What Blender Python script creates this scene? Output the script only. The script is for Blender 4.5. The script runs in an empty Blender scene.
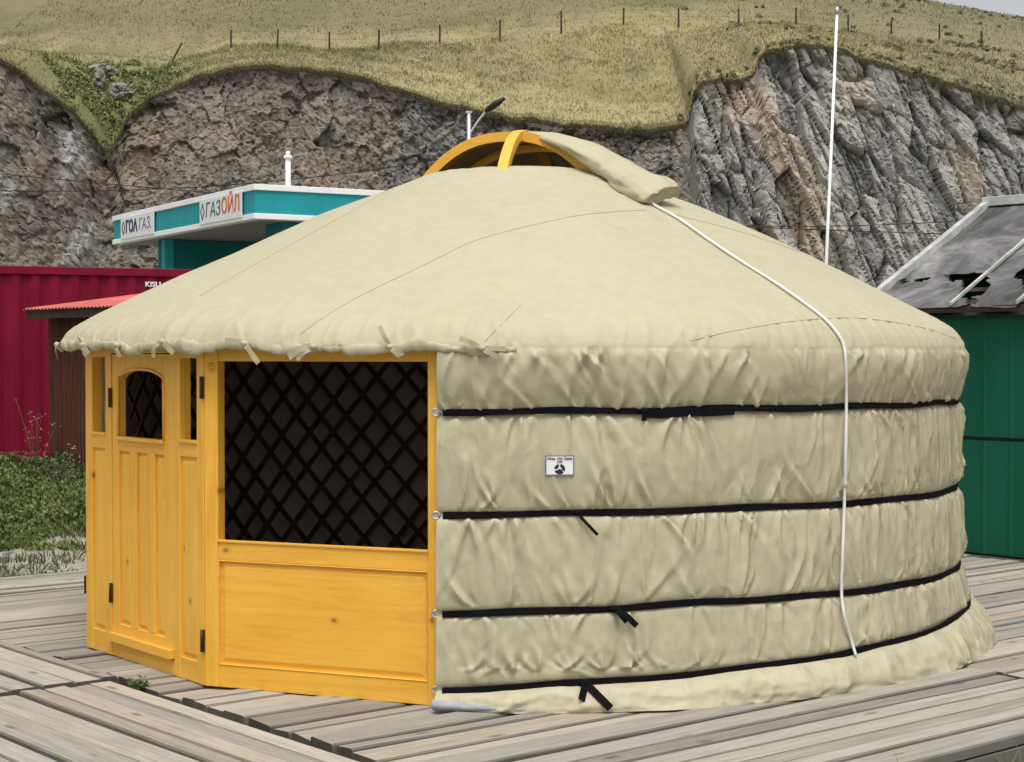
import bpy, bmesh, math, random
import numpy as np
from mathutils import Vector, Matrix
from mathutils.bvhtree import BVHTree

random.seed(7); RNG = np.random.default_rng(11)
scene = bpy.context.scene
COL = scene.collection
R = math.radians
F = 1700.0; HC = 1.65; HZ = 352.0          # focal length in pixels, eye height, horizon row
D = 10.47                                   # distance of the yurt's axis

# ---------------------------------------------------------------- camera
cam = bpy.data.cameras.new('camera'); co = bpy.data.objects.new('camera', cam); COL.objects.link(co)
cam.sensor_width = 36.0; cam.lens = F / 1024 * 36
co.location = (0, 0, HC); co.rotation_euler = (R(90) - math.atan((381 - HZ) / F), 0, 0)
cam.clip_end = 2000; scene.camera = co

# ---------------------------------------------------------------- world and sun (overcast)
SUN_EL, SUN_AZ = 66, 4                     # azimuth to the right of straight behind the camera
w = bpy.data.worlds.new('World'); scene.world = w; w.use_nodes = True
nt = w.node_tree; bg = nt.nodes['Background']
sky = nt.nodes.new('ShaderNodeTexSky'); sky.sky_type = 'NISHITA'; sky.sun_disc = False
sky.sun_elevation = R(SUN_EL); sky.sun_rotation = R(180 - SUN_AZ)
sky.air_density = 1.0; sky.dust_density = 4.0; sky.ozone_density = 1.0
hsv = nt.nodes.new('ShaderNodeHueSaturation'); hsv.inputs['Saturation'].default_value = 0.16
nt.links.new(sky.outputs[0], hsv.inputs['Color'])
# overcast: the cloud layer is brighter overhead than at the horizon
tc = nt.nodes.new('ShaderNodeTexCoord'); sx = nt.nodes.new('ShaderNodeSeparateXYZ'); mr = nt.nodes.new('ShaderNodeFloatCurve')
cv = mr.mapping.curves[0]; cv.points[0].location = (0, .95); cv.points[1].location = (1, .60)
for q in ((.06, .62), (.16, .40), (.30, .38)): cv.points.new(*q)
mr.mapping.update(); m4 = nt.nodes.new('ShaderNodeMath'); m4.operation = 'MULTIPLY'; m4.inputs[1].default_value = 2.5
nt.links.new(tc.outputs['Generated'], sx.inputs[0]); nt.links.new(sx.outputs['Z'], mr.inputs['Value']); nt.links.new(mr.outputs[0], m4.inputs[0])
ml = nt.nodes.new('ShaderNodeMixRGB'); ml.blend_type = 'MULTIPLY'; ml.inputs[0].default_value = 1
nt.links.new(hsv.outputs[0], ml.inputs[1]); nt.links.new(m4.outputs[0], ml.inputs[2]); nt.links.new(ml.outputs[0], bg.inputs['Color'])
bg.inputs['Strength'].default_value = 0.13
sl = bpy.data.lights.new('sun', 'SUN'); sl.energy = 1.15; sl.angle = R(24); sl.color = (1.0, 0.965, 0.9)
so = bpy.data.objects.new('sun', sl); COL.objects.link(so)
a = R(SUN_AZ); e = R(SUN_EL)
sd = Vector((math.sin(a) * math.cos(e), -math.cos(a) * math.cos(e), math.sin(e)))
so.rotation_euler = sd.to_track_quat('Z', 'Y').to_euler()
vs = scene.view_settings
vs.view_transform = 'Standard'; vs.look = 'None'; vs.gamma = 1; vs.use_curve_mapping = False
vs.exposure = 0.31

# ---------------------------------------------------------------- numpy noise
def _h(ix, iy, iz, s):
    n = (ix.astype(np.int64) * 374761393 + iy.astype(np.int64) * 668265263 + iz.astype(np.int64) * 2147483647 + s * 974634781) & 0xffffffff
    n = ((n ^ (n >> 13)) * 1274126177) & 0xffffffff
    n = ((n ^ (n >> 16)) * 2246822519) & 0xffffffff
    n = n ^ (n >> 15)
    return n
def hsh(ix, iy, iz, s=0):
    return _h(ix, iy, iz, s) / 4294967295.0
def vnoise(x, y, z=0.0, s=0):
    x, y, z = np.broadcast_arrays(np.asarray(x, float), np.asarray(y, float), np.asarray(z, float))
    ix, iy, iz = np.floor(x), np.floor(y), np.floor(z)
    fx, fy, fz = x - ix, y - iy, z - iz
    u, v, q = [t * t * t * (t * (t * 6 - 15) + 10) for t in (fx, fy, fz)]
    r = 0
    for dx in (0, 1):
        for dy in (0, 1):
            for dz in (0, 1):
                r = r + hsh(ix + dx, iy + dy, iz + dz, s) * (u if dx else 1 - u) * (v if dy else 1 - v) * (q if dz else 1 - q)
    return r * 2 - 1
def fbm(x, y, z=0.0, o=4, s=0):
    r = 0; a = 1.0; f = 1.0; t = 0
    for i in range(o):
        r = r + a * vnoise(x * f, y * f, z * f, s + i * 17); t += a; a *= .5; f *= 2.03
    return r / t
def voro(p, s=0):
    """nearest cell: offset to its centre, F1, F2 and its integer id"""
    ip = np.floor(p).astype(np.int64)
    b1 = np.full(len(p), 9e9); b2 = np.full(len(p), 9e9); bid = np.zeros_like(ip); boff = np.zeros_like(p)
    for dx in (-1, 0, 1):
        for dy in (-1, 0, 1):
            for dz in (-1, 0, 1):
                c = ip + np.array([dx, dy, dz])
                ctr = c + np.stack([hsh(c[:, 0], c[:, 1], c[:, 2], s + k) for k in range(3)], 1)
                o = p - ctr; d = (o * o).sum(1)
                m = d < b1
                b2 = np.where(m, b1, np.minimum(b2, d))
                b1 = np.where(m, d, b1)
                bid[m] = c[m]; boff[m] = o[m]
    return boff, np.sqrt(b1), np.sqrt(b2), bid
def sstep(a, b, x):
    t = np.clip((x - a) / (b - a), 0, 1); return t * t * (3 - 2 * t)

# ---------------------------------------------------------------- materials
def mat(name, color=(.5, .5, .5), rough=.7, metal=0.0, build=None, spec=.3):
    m = bpy.data.materials.new(name); m.use_nodes = True
    t = m.node_tree; b = t.nodes['Principled BSDF']
    b.inputs['Base Color'].default_value = (*color, 1); b.inputs['Roughness'].default_value = rough
    b.inputs['Metallic'].default_value = metal; b.inputs['Specular IOR Level'].default_value = spec
    if build: build(t, b)
    return m
class NT:
    """small helper to write node trees in a compact way"""
    def __init__(s, t): s.t = t
    def n(s, ty, **k):
        n = s.t.nodes.new('ShaderNode' + ty)
        for a, v in k.items(): setattr(n, a, v)
        return n
    def l(s, a, b): s.t.links.new(a, b)
    def coord(s, scale=(1, 1, 1), rot=(0, 0, 0), kind='Object'):
        c = s.n('TexCoord'); m = s.n('Mapping'); m.inputs['Scale'].default_value = scale; m.inputs['Rotation'].default_value = rot
        s.l(c.outputs[kind], m.inputs['Vector']); return m.outputs[0]
    def noise(s, vec, scale, detail=4, rough=.55, dist=0):
        n = s.n('TexNoise'); n.inputs['Scale'].default_value = scale; n.inputs['Detail'].default_value = detail
        n.inputs['Roughness'].default_value = rough; n.inputs['Distortion'].default_value = dist
        if vec is not None: s.l(vec, n.inputs['Vector'])
        return n.outputs['Fac']
    def ramp(s, fac, stops):
        r = s.n('ValToRGB'); el = r.color_ramp.elements
        while len(el) < len(stops): el.new(.5)
        for i, (p, c) in enumerate(stops):
            el[i].position = p; el[i].color = (*c, 1) if len(c) == 3 else c
        s.l(fac, r.inputs[0]); return r.outputs[0]
    def mix(s, fac, a, b, mode='MIX'):
        m = s.n('MixRGB', blend_type=mode)
        for i, v in ((0, fac), (1, a), (2, b)):
            if isinstance(v, (int, float)): m.inputs[i].default_value = v
            elif isinstance(v, tuple): m.inputs[i].default_value = (*v, 1)
            else: s.l(v, m.inputs[i])
        return m.outputs[0]
    def bump(s, h, strength=.3, dist=.01, base=None):
        b = s.n('Bump'); b.inputs['Strength'].default_value = strength; b.inputs['Distance'].default_value = dist
        s.l(h, b.inputs['Height'])
        if base is not None: s.l(base, b.inputs['Normal'])
        return b.outputs[0]
    def attr(s, name):
        return s.n('Attribute', attribute_name=name)

def fabric(t, b):
    N = NT(t); v = N.coord()
    big = N.noise(v, 1.1, 3); fine = N.noise(v, 14, 5)
    c = N.ramp(big, [(.3, (.432, .398, .268)), (.7, (.462, .426, .290))])
    c = N.mix(.26, c, N.ramp(fine, [(.3, (.345, .305, .185)), (.75, (.52, .47, .305))]))
    # thin water stains
    st = N.noise(N.coord((1, 1, .35)), 3.1, 6, .65)
    c = N.mix(N.ramp(st, [(.60, (0, 0, 0)), (.72, (.34, .34, .34))]), c, (.35, .31, .185))
    N.l(c, b.inputs['Base Color'])
    w1 = N.noise(N.coord((1, 1, .7)), 9, 6, .6, .6); w2 = N.noise(v, 260, 2)
    w3 = N.noise(N.coord((1, 1, .16)), 34, 4, .6, .4); n1 = N.bump(w3, .05, .006, N.bump(w1, .06, .012)); N.l(N.bump(w2, .12, .002, n1), b.inputs['Normal'])
M_FAB = mat('canvas_beige', rough=.62, build=fabric, spec=.35)
def fabric_wall(t, b):
    """the same canvas, gathered: flat facets meeting in sharp upright creases"""
    fabric(t, b); N = NT(t)
    prev = b.inputs['Normal'].links[0].from_socket
    wv = N.n('TexNoise'); wv.inputs['Scale'].default_value = 2.2; wv.inputs['Detail'].default_value = 3; N.l(N.coord(), wv.inputs['Vector'])
    for sc, zs, st_, di in ((5.5, .26, .85, .040), (13, .20, .65, .016), (30, .25, .35, .006)):
        mx = N.n('MixRGB', blend_type='LINEAR_LIGHT'); mx.inputs[0].default_value = .10
        N.l(N.coord((1, 1, zs), (R(9), R(7), 0)), mx.inputs[1]); N.l(wv.outputs['Color'], mx.inputs[2])
        v = N.n('TexVoronoi'); v.inputs['Scale'].default_value = sc; N.l(mx.outputs[0], v.inputs['Vector'])
        prev = N.bump(v.outputs['Distance'], st_, di, prev)
    N.l(prev, b.inputs['Normal'])
M_FABW = mat('canvas_gathered', rough=.58, build=fabric_wall, spec=.4)

def wood(axis):
    def f(t, b):
        N = NT(t)
        sc = (14, 14, .9) if axis == 'z' else (.9, 14, 14)
        g = N.noise(N.coord(sc), 1.6, 6, .6, 1.2)
        f2 = N.noise(N.coord(tuple(q * 5 for q in sc)), 2.0, 3)
        big = N.noise(N.coord((1, 1, 1)), 1.7, 2)
        c = N.ramp(g, [(.22, (.66, .31, .030)), (.5, (.80, .425, .046)), (.8, (.87, .50, .072))])
        c = N.mix(N.ramp(f2, [(.45, (0, 0, 0)), (.75, (.22, .22, .22))]), c, (.52, .215, .02))
        c = N.mix(N.ramp(big, [(.4, (0, 0, 0)), (.7, (.38, .38, .38))]), c, (.90, .53, .085))
        # knots
        kn = N.n('TexVoronoi', voronoi_dimensions='2D'); kn.inputs['Scale'].default_value = 1.7
        sp = N.n('SeparateXYZ'); cb = N.n('CombineXYZ'); N.l(N.coord((1, 1, .7) if axis == 'z' else (.7, 1, 1)), sp.inputs[0]); N.l(sp.outputs['X'], cb.inputs['X']); N.l(sp.outputs['Z'], cb.inputs['Y']); N.l(cb.outputs[0], kn.inputs['Vector'])
        kc = N.ramp(kn.outputs['Distance'], [(.010, (.8, .8, .8)), (.020, (.25, .25, .25)), (.045, (0, 0, 0))])
        c = N.mix(kc, c, (.22, .075, .012))
        N.l(c, b.inputs['Base Color'])
        N.l(N.bump(g, .12, .003), b.inputs['Normal'])
    return f
M_WV = mat('varnished_pine_upright', rough=.42, build=wood('z'), spec=.4)
M_WH = mat('varnished_pine_level', rough=.42, build=wood('x'), spec=.4)

def deckmat(t, b):
    N = NT(t); at = N.attr('tone'); uv = N.n('UVMap'); 
    mp = N.n('Mapping'); mp.inputs['Scale'].default_value = (2.2, 46, 1); N.l(uv.outputs[0], mp.inputs['Vector'])
    g = N.noise(mp.outputs[0], 1.0, 8, .7, .7)
    mp2 = N.n('Mapping'); mp2.inputs['Scale'].default_value = (3, 9, 1); N.l(uv.outputs[0], mp2.inputs['Vector'])
    blot = N.noise(mp2.outputs[0], 1.0, 5, .6)
    mp3 = N.n('Mapping'); mp3.inputs['Scale'].default_value = (.5, 120, 1); N.l(uv.outputs[0], mp3.inputs['Vector'])
    crk = N.noise(mp3.outputs[0], 1.0, 4, .6)
    c = N.ramp(g, [(.22, (.13, .112, .088)), (.40, (.295, .268, .222)), (.60, (.380, .350, .295)), (.8, (.47, .438, .375))])
    c = N.mix(N.ramp(blot, [(.5, (0, 0, 0)), (.7, (.35, .35, .35))]), c, (.25, .22, .185))
    c = N.mix(N.ramp(crk, [(.62, (0, 0, 0)), (.70, (.7, .7, .7))]), c, (.10, .085, .07))
    kn = N.n('TexVoronoi'); kn.inputs['Scale'].default_value = 1.0
    mp4 = N.n('Mapping'); mp4.inputs['Scale'].default_value = (2.1, 6.0, 1); N.l(uv.outputs[0], mp4.inputs['Vector']); N.l(mp4.outputs[0], kn.inputs['Vector'])
    c = N.mix(N.ramp(kn.outputs['Distance'], [(.05, (.75, .75, .75)), (.14, (0, 0, 0))]), c, (.12, .09, .065))
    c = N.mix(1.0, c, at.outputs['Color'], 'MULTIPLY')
    N.l(c, b.inputs['Base Color'])
    h = N.mix(.5, g, crk)
    N.l(N.bump(g, .55, .008), b.inputs['Normal'])
M_DECK = mat('weathered_planks', rough=.85, build=deckmat, spec=.2)

def speck(c1, c2, scale, bumps=.2, dist=.01, detail=6, aniso=(1, 1, 1)):
    def f(t, b):
        N = NT(t); n = N.noise(N.coord(aniso), scale, detail, .6)
        N.l(N.ramp(n, [(.32, c1), (.68, c2)]), b.inputs['Base Color'])
        if bumps: N.l(N.bump(n, bumps, dist), b.inputs['Normal'])
    return f
def vcol(bscale=None, bstr=.5, bdist=.05, mixn=None):
    def f(t, b):
        N = NT(t); c = N.attr('col').outputs['Color']
        if mixn:
            n = N.noise(N.coord(mixn[2] if len(mixn) > 2 else (1, 1, 1)), mixn[0], 8, .7)
            lo, hi = mixn[1]
            c = N.mix(1.0, c, N.ramp(n, [(.28, (lo,) * 3), (.72, (hi,) * 3)]), 'MULTIPLY')
        N.l(c, b.inputs['Base Color'])
        if bscale: N.l(N.bump(N.noise(N.coord(), bscale, 8, .65), bstr, bdist), b.inputs['Normal'])
    return f
M_STRAP = mat('black_webbing', rough=.9, build=speck((.004, .004, .005), (.008, .008, .010), 300, .2, .001), spec=.08)
M_ROPE = mat('white_rope', rough=.7, build=speck((.62, .62, .60), (.80, .80, .78), 120, .3, .003))
M_WHITE = mat('white_paint', rough=.5, build=speck((.80, .82, .82), (.88, .89, .89), 3, .05))
M_OLDWHITE = mat('worn_white_trim', rough=.7, build=speck((.30, .30, .29), (.56, .56, .54), 7, .2, .01, 8))
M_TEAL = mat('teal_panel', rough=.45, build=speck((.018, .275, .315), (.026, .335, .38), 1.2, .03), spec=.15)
M_TEALD = mat('teal_shaded', rough=.7, build=speck((.010, .125, .135), (.015, .155, .165), 1.0, .05), spec=.1)  # darker copy of the teal, the canopy's shade put into the colour
M_SOFFIT = mat('grey_soffit', rough=.6, build=speck((.22, .21, .20), (.29, .28, .27), 2, .05))
M_LINING = mat('dark_lining', rough=.9, build=speck((.46, .42, .38), (.62, .57, .52), 3, .3, .02))
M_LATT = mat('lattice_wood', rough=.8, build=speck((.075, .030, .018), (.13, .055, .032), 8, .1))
M_HINGE = mat('bronze_hinge', rough=.45, metal=.7, build=speck((.06, .03, .014), (.12, .06, .03), 60, .1))
M_METAL = mat('galvanised_steel', rough=.45, metal=.6, build=speck((.42, .43, .44), (.58, .59, .60), 25, .05))
M_BLACKP = mat('black_plastic', rough=.4, build=speck((.012, .012, .014), (.022, .022, .025), 20, .05))
M_INK = mat('black_ink', (.02, .02, .022), .6)
M_INKG = mat('green_ink', (.02, .16, .10), .6)
M_INKO = mat('orange_ink', (.60, .17, .05), .6)
M_INKN = mat('navy_ink', (.03, .04, .14), .6)
M_INKGR = mat('grey_ink', (.16, .18, .24), .6)
M_CARD = mat('white_vinyl', rough=.45, build=speck((.72, .73, .75), (.80, .81, .82), 12, .05))
M_GREYHEM = mat('grey_lining', rough=.75, build=speck((.25, .26, .27), (.38, .39, .40), 10, .2, .006))
def redmat(t, b):
    N = NT(t); n = N.noise(N.coord((1, 1, .25)), 2.2, 7, .65); n2 = N.noise(N.coord(), 9, 6, .7)
    c = N.ramp(n, [(.3, (.145, .005, .020)), (.7, (.235, .009, .034))])
    c = N.mix(N.ramp(n2, [(.62, (0, 0, 0)), (.75, (.6, .6, .6))]), c, (.11, .03, .022))
    N.l(c, b.inputs['Base Color'])
M_RED = mat('container_red', rough=.6, build=redmat, spec=.1)
M_BROWN = mat('brown_boards', rough=.8, build=speck((.045, .014, .009), (.125, .040, .022), 1.5, .3, .006, 8, (14, 14, .8)))
M_SALMON = mat('faded_red_sheet', rough=.6, build=speck((.42, .085, .07), (.60, .16, .13), 2.5, .1))
M_DARKW = mat('old_dark_timber', rough=.85, build=speck((.03, .02, .015), (.075, .052, .04), 6, .3, .01, 8, (1, 6, 6)))
M_GREEN = mat('green_sheet', rough=.42, build=speck((.0055, .072, .040), (.010, .105, .060), 1.6, .04, .01, 7, (1, 1, .3)), spec=.1)
def feltmat(t, b):
    N = NT(t); n = N.noise(N.coord((1, 1, 1)), 1.6, 9, .72, .8); n2 = N.noise(N.coord((6, .5, 1)), 2.0, 6, .6, .5)
    c = N.ramp(n, [(.28, (.030, .029, .029)), (.48, (.105, .102, .100)), (.68, (.30, .295, .29))])
    c = N.mix(N.ramp(n2, [(.55, (0, 0, 0)), (.7, (.6, .6, .6))]), c, (.17, .165, .16))
    N.l(c, b.inputs['Base Color']); N.l(N.bump(n, .6, .03), b.inputs['Normal'])
M_FELT = mat('torn_roofing_felt', rough=.75, build=feltmat)
M_SOIL = mat('ground_soil', rough=.95, build=vcol(30, .6, .02, (9, (.55, 1.35))))
M_ROCK = mat('cliff_rock', rough=.9, build=vcol(5.0, .5, .04, (3.4, (.62, 1.34))), spec=.2)
M_HILL = mat('hill_soil', rough=.95, build=vcol(3.5, .4, .06, (1.6, (.82, 1.16))), spec=.1)
M_LEAF = mat('foliage', rough=.7, build=vcol(), spec=.2)

# ---------------------------------------------------------------- mesh helpers
class MB:
    def __init__(s): s.v = []; s.f = []; s.c = []; s.uv = []; s.sm = []
    def add(s, vs_, fs_, col=None, uv=None, smooth=False):
        o = len(s.v); s.v += [tuple(map(float, q)) for q in vs_]
        for k, f in enumerate(fs_):
            s.f.append([o + i for i in f]); s.c.append(col); s.sm.append(smooth)
            if uv is not None: s.uv += [uv[i] for i in f]
    def box(s, x0, x1, y0, y1, z0, z1, bev=0.0, col=None):
        if bev:
            bm = bmesh.new()
            bmesh.ops.create_cube(bm, size=1)
            for q in bm.verts: q.co = ((x0 + x1) / 2 + q.co.x * (x1 - x0), (y0 + y1) / 2 + q.co.y * (y1 - y0), (z0 + z1) / 2 + q.co.z * (z1 - z0))
            bmesh.ops.bevel(bm, geom=bm.edges[:], offset=bev, segments=1, affect='EDGES')
            bm.verts.index_update()
            s.add([q.co[:] for q in bm.verts], [[q.index for q in f.verts] for f in bm.faces], col); bm.free(); return
        s.add([(x0, y0, z0), (x1, y0, z0), (x1, y1, z0), (x0, y1, z0), (x0, y0, z1), (x1, y0, z1), (x1, y1, z1), (x0, y1, z1)],
              [(0, 3, 2, 1), (4, 5, 6, 7), (0, 1, 5, 4), (1, 2, 6, 5), (2, 3, 7, 6), (3, 0, 4, 7)], col)
    def frustum(s, x0, x1, z0, z1, yb, yf, inset, col=None):
        """raised field: base rectangle at depth yb, smaller face at depth yf (local panel space)"""
        i = inset
        s.add([(x0, yb, z0), (x1, yb, z0), (x1, yb, z1), (x0, yb, z1), (x0 + i, yf, z0 + i), (x1 - i, yf, z0 + i), (x1 - i, yf, z1 - i), (x0 + i, yf, z1 - i)],
              [(4, 5, 6, 7), (0, 1, 5, 4), (1, 2, 6, 5), (2, 3, 7, 6), (3, 0, 4, 7)], col)
    def prism(s, poly, y0, y1, col=None):
        """polygon in (x,z) extruded from y0 to y1"""
        n = len(poly)
        s.add([(p[0], y0, p[1]) for p in poly] + [(p[0], y1, p[1]) for p in poly],
              [list(range(n)), list(range(2 * n - 1, n - 1, -1))] + [(i, i + n, (i + 1) % n + n, (i + 1) % n) for i in range(n)], col)
    def tube(s, pts, rad, seg=8, col=None, smooth=True, flat=None, cap=True):
        """swept tube; rad number or list; flat=(w,h,up) gives an elliptical section"""
        P = [Vector(p) for p in pts]; n = len(P); vs_ = []
        up = Vector((0, 0, 1))
        for i in range(n):
            t = (P[min(i + 1, n - 1)] - P[max(i - 1, 0)]).normalized()
            u = up if abs(t.dot(up)) < .95 else Vector((1, 0, 0))
            if flat and callable(flat): u = flat(i)
            a = t.cross(u).normalized(); b = a.cross(t).normalized()
            r = rad[i] if isinstance(rad, (list, tuple, np.ndarray)) else rad
            ra, rb = r if isinstance(r, (tuple, list)) else (r, r)
            for k in range(seg):
                q = 2 * math.pi * k / seg
                vs_.append(P[i] + a * (ra * math.cos(q)) + b * (rb * math.sin(q)))
        fs_ = [(i * seg + k, i * seg + (k + 1) % seg, (i + 1) * seg + (k + 1) % seg, (i + 1) * seg + k) for i in range(n - 1) for k in range(seg)]
        if cap: fs_ += [list(range(seg))[::-1], [(n - 1) * seg + k for k in range(seg)]]
        s.add(vs_, fs_, col, smooth=smooth)
    def ribbon(s, pts, widths, nrm, th=.003, col=None):
        """thin flat strip along pts; nrm gives the facing direction at each point"""
        P = [Vector(p) for p in pts]; n = len(P); vs_ = []
        for i in range(n):
            t = (P[min(i + 1, n - 1)] - P[max(i - 1, 0)]).normalized(); nn = Vector(nrm(i) if callable(nrm) else nrm).normalized()
            sd_ = t.cross(nn).normalized(); nn = sd_.cross(t).normalized()
            wd = widths[i] if isinstance(widths, (list, tuple, np.ndarray)) else widths
            for a_, b_ in ((-1, 1), (1, 1), (1, -1), (-1, -1)):
                vs_.append(P[i] + sd_ * (a_ * wd / 2) + nn * (b_ * th / 2))
        fs_ = [(i * 4 + k, i * 4 + (k + 1) % 4, (i + 1) * 4 + (k + 1) % 4, (i + 1) * 4 + k) for i in range(n - 1) for k in range(4)]
        fs_ += [(3, 2, 1, 0), tuple((n - 1) * 4 + k for k in range(4))]
        s.add(vs_, fs_, col)
    def grid(s, V, cols, rows, closed=False, smooth=True, col=None, mask=None):
        """V: (cols*rows,3) column-major"""
        fs_ = []
        for i in range(cols - (0 if closed else 1)):
            j0 = i * rows; j1 = ((i + 1) % cols) * rows
            for k in range(rows - 1):
                if mask is None or mask(i, k): fs_.append((j0 + k, j1 + k, j1 + k + 1, j0 + k + 1))
        s.add(V, fs_, col, smooth=smooth)
    def build(s, name, m, parent=None, mw=None):
        me = bpy.data.meshes.new(name); me.from_pydata(s.v, [], s.f)
        if any(c is not None for c in s.c):
            at = me.color_attributes.new('col', 'FLOAT_COLOR', 'CORNER')
            arr = np.ones((len(me.loops), 4), np.float32); k = 0
            for f, c in zip(s.f, s.c):
                arr[k:k + len(f), :3] = c if c is not None else (.5, .5, .5); k += len(f)
            at.data.foreach_set('color', arr.ravel())
        if s.uv and len(s.uv) == len(me.loops):
            uvl = me.uv_layers.new(name='UVMap'); uvl.data.foreach_set('uv', np.array(s.uv, np.float32).ravel())
        me.polygons.foreach_set('use_smooth', s.sm)
        return link(name, me, m, parent, mw)
def link(name, me, m, parent=None, mw=None):
    me.materials.append(m); me.update()
    o = bpy.data.objects.new(name, me); COL.objects.link(o)
    if mw is not None: o.matrix_world = mw
    if parent is not None: parent_to(o, parent)
    return o
def parent_to(o, p):
    o.parent = p; o.matrix_parent_inverse = world_of(p).inverted()
def world_of(o):
    return o.matrix_basis.copy() if o.parent is None else world_of(o.parent) @ o.matrix_parent_inverse @ o.matrix_basis
def tag(o, label=None, cat=None, group=None, kind=None):
    for k, v in (('label', label), ('category', cat), ('group', group), ('kind', kind)):
        if v: o[k] = v
    return o
def thing(name, label, cat, loc=(0, 0, 0), rz=0, group=None):
    o = bpy.data.objects.new(name, None); o.empty_display_size = .2; COL.objects.link(o); o.location = loc; o.rotation_euler = (0, 0, rz)
    return tag(o, label, cat, group)
def big_mesh(name, V, Fq, m, col=None, smooth=False, kind=None):
    """fast path for large quad/tri grids with per-vertex colours"""
    me = bpy.data.meshes.new(name); nv, nf = len(V), len(Fq); k = Fq.shape[1]
    me.vertices.add(nv); me.vertices.foreach_set('co', np.asarray(V, np.float32).ravel())
    me.loops.add(nf * k); me.loops.foreach_set('vertex_index', Fq.astype(np.int32).ravel())
    me.polygons.add(nf); me.polygons.foreach_set('loop_start', np.arange(0, nf * k, k, dtype=np.int32))
    me.polygons.foreach_set('use_smooth', np.full(nf, smooth))
    me.update(calc_edges=True); me.validate()
    if col is not None:
        at = me.color_attributes.new('col', 'FLOAT_COLOR', 'POINT')
        c4 = np.ones((nv, 4), np.float32); c4[:, :3] = col; at.data.foreach_set('color', c4.ravel())
    o = link(name, me, m)
    if kind: o['kind'] = kind
    return o
def quads(nc, nr):
    i, j = np.meshgrid(np.arange(nc - 1), np.arange(nr - 1), indexing='ij'); a_ = (i * nr + j).ravel()
    return np.stack([a_, a_ + nr, a_ + nr + 1, a_ + 1], 1)
def text(body, size, m, name, parent, mw, shear=0.0, bold=0.0, extr=.001, xs=1.0):
    cu = bpy.data.curves.new(name, 'FONT'); cu.body = body; cu.size = size; cu.extrude = extr; cu.shear = shear; cu.offset = bold
    cu.align_x = 'CENTER'; cu.align_y = 'CENTER'; cu.resolution_u = 3
    to = bpy.data.objects.new('tmp', cu); COL.objects.link(to)
    me = bpy.data.meshes.new_from_object(to.evaluated_get(bpy.context.evaluated_depsgraph_get()))
    bpy.data.objects.remove(to); me.name = name; me.materials.clear()
    if xs != 1.0:
        for q in me.vertices: q.co.x *= xs
    return link(name, me, m, parent, mw)

def pol(az, r, z):                       # point around the yurt axis; az in degrees, 0 faces the camera, positive to the right
    return Vector((r * math.sin(R(az)), D - r * math.cos(R(az)), z))
def P3(x, y, d):                         # pixel of the photograph at a depth -> the place in the yard
    return Vector(((x - 512) * d / F, d, HC + (HZ - y) * d / F))
# ================================================================= YURT
yurt = thing('yurt', 'round felt tent with beige canvas cover and yellow wooden door front on plank deck', 'yurt', (0, D, 0))
AZ_A, AZ_B, AZ_C = -67.4, -35.9, -7.7
PA, PB, PC = Vector((-2.38, 9.48, 0)), Vector((-1.52, 8.37, 0)), Vector((-.348, 7.88, 0))

# --- roof profile (radius, height)
PR = np.array([.56, .62, .77, 1.22, 1.85, 2.31, 2.53, 2.62, 2.668, 2.685, 2.69])
PZ = np.array([2.735, 2.712, 2.65, 2.485, 2.185, 1.955, 1.845, 1.783, 1.725, 1.685, 1.655])
_s = np.concatenate([[0], np.cumsum(np.hypot(np.diff(PR), np.diff(PZ)))])
def roof_rz(t):
    s_ = np.asarray(t) * _s[-1]
    r = 0; z = 0
    for o, wgt in ((-.06, .25), (0, .5), (.06, .25)):
        q = np.clip(s_ + o, 0, _s[-1]); r = r + wgt * np.interp(q, _s, PR); z = z + wgt * np.interp(q, _s, PZ)
    return r, z
def shx(r): return .08 * np.clip(1 - np.asarray(r) / 2.7, 0, 1)      # the wheel sits a little to the right of the wall's centre
def roof_at(az, r, off=0.0):
    t = np.linspace(0, 1, 200); rr, zz = roof_rz(t); z = float(np.interp(r, rr, zz))
    return pol(az, r + off * .45, z + off * .9) + Vector((float(shx(r)), 0, 0))

def creases(AZ, Z, lst):
    """sum of ridge-like folds. each: az0, z0, slope (deg of azimuth per metre), length up(+)/down(-), width (deg), amp"""
    out = np.zeros_like(AZ)
    for az0, z0, sl_, ln, wd, am, bend in lst:
        tt = (Z - z0) / ln
        m = (tt > -.05) & (tt < 1)
        if not m.any(): continue
        t = np.clip(tt, 0, 1); c = az0 + sl_ * (Z - z0) + bend * np.sin(t * 3.1)
        x = (AZ - c) / (wd * (.55 + .9 * t))
        prof = np.where(x < 0, np.exp(-np.abs(x) * 1.1), np.exp(-(x * 1.9) ** 2)) - .38 * np.exp(-((x - 1.3) * 1.2) ** 2) - .2 * np.exp(-((x + 2.2) * .7) ** 2)
        out += np.where(m, am * prof * (1 - t) ** 1.4 * np.minimum(1, (tt + .05) * 14), 0)
    return out

VIS = np.concatenate([np.arange(-70, 104, .22)])
azs = np.concatenate([np.arange(-180, -70, 2.0), VIS, np.arange(104, 180, 2.0)])
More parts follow.
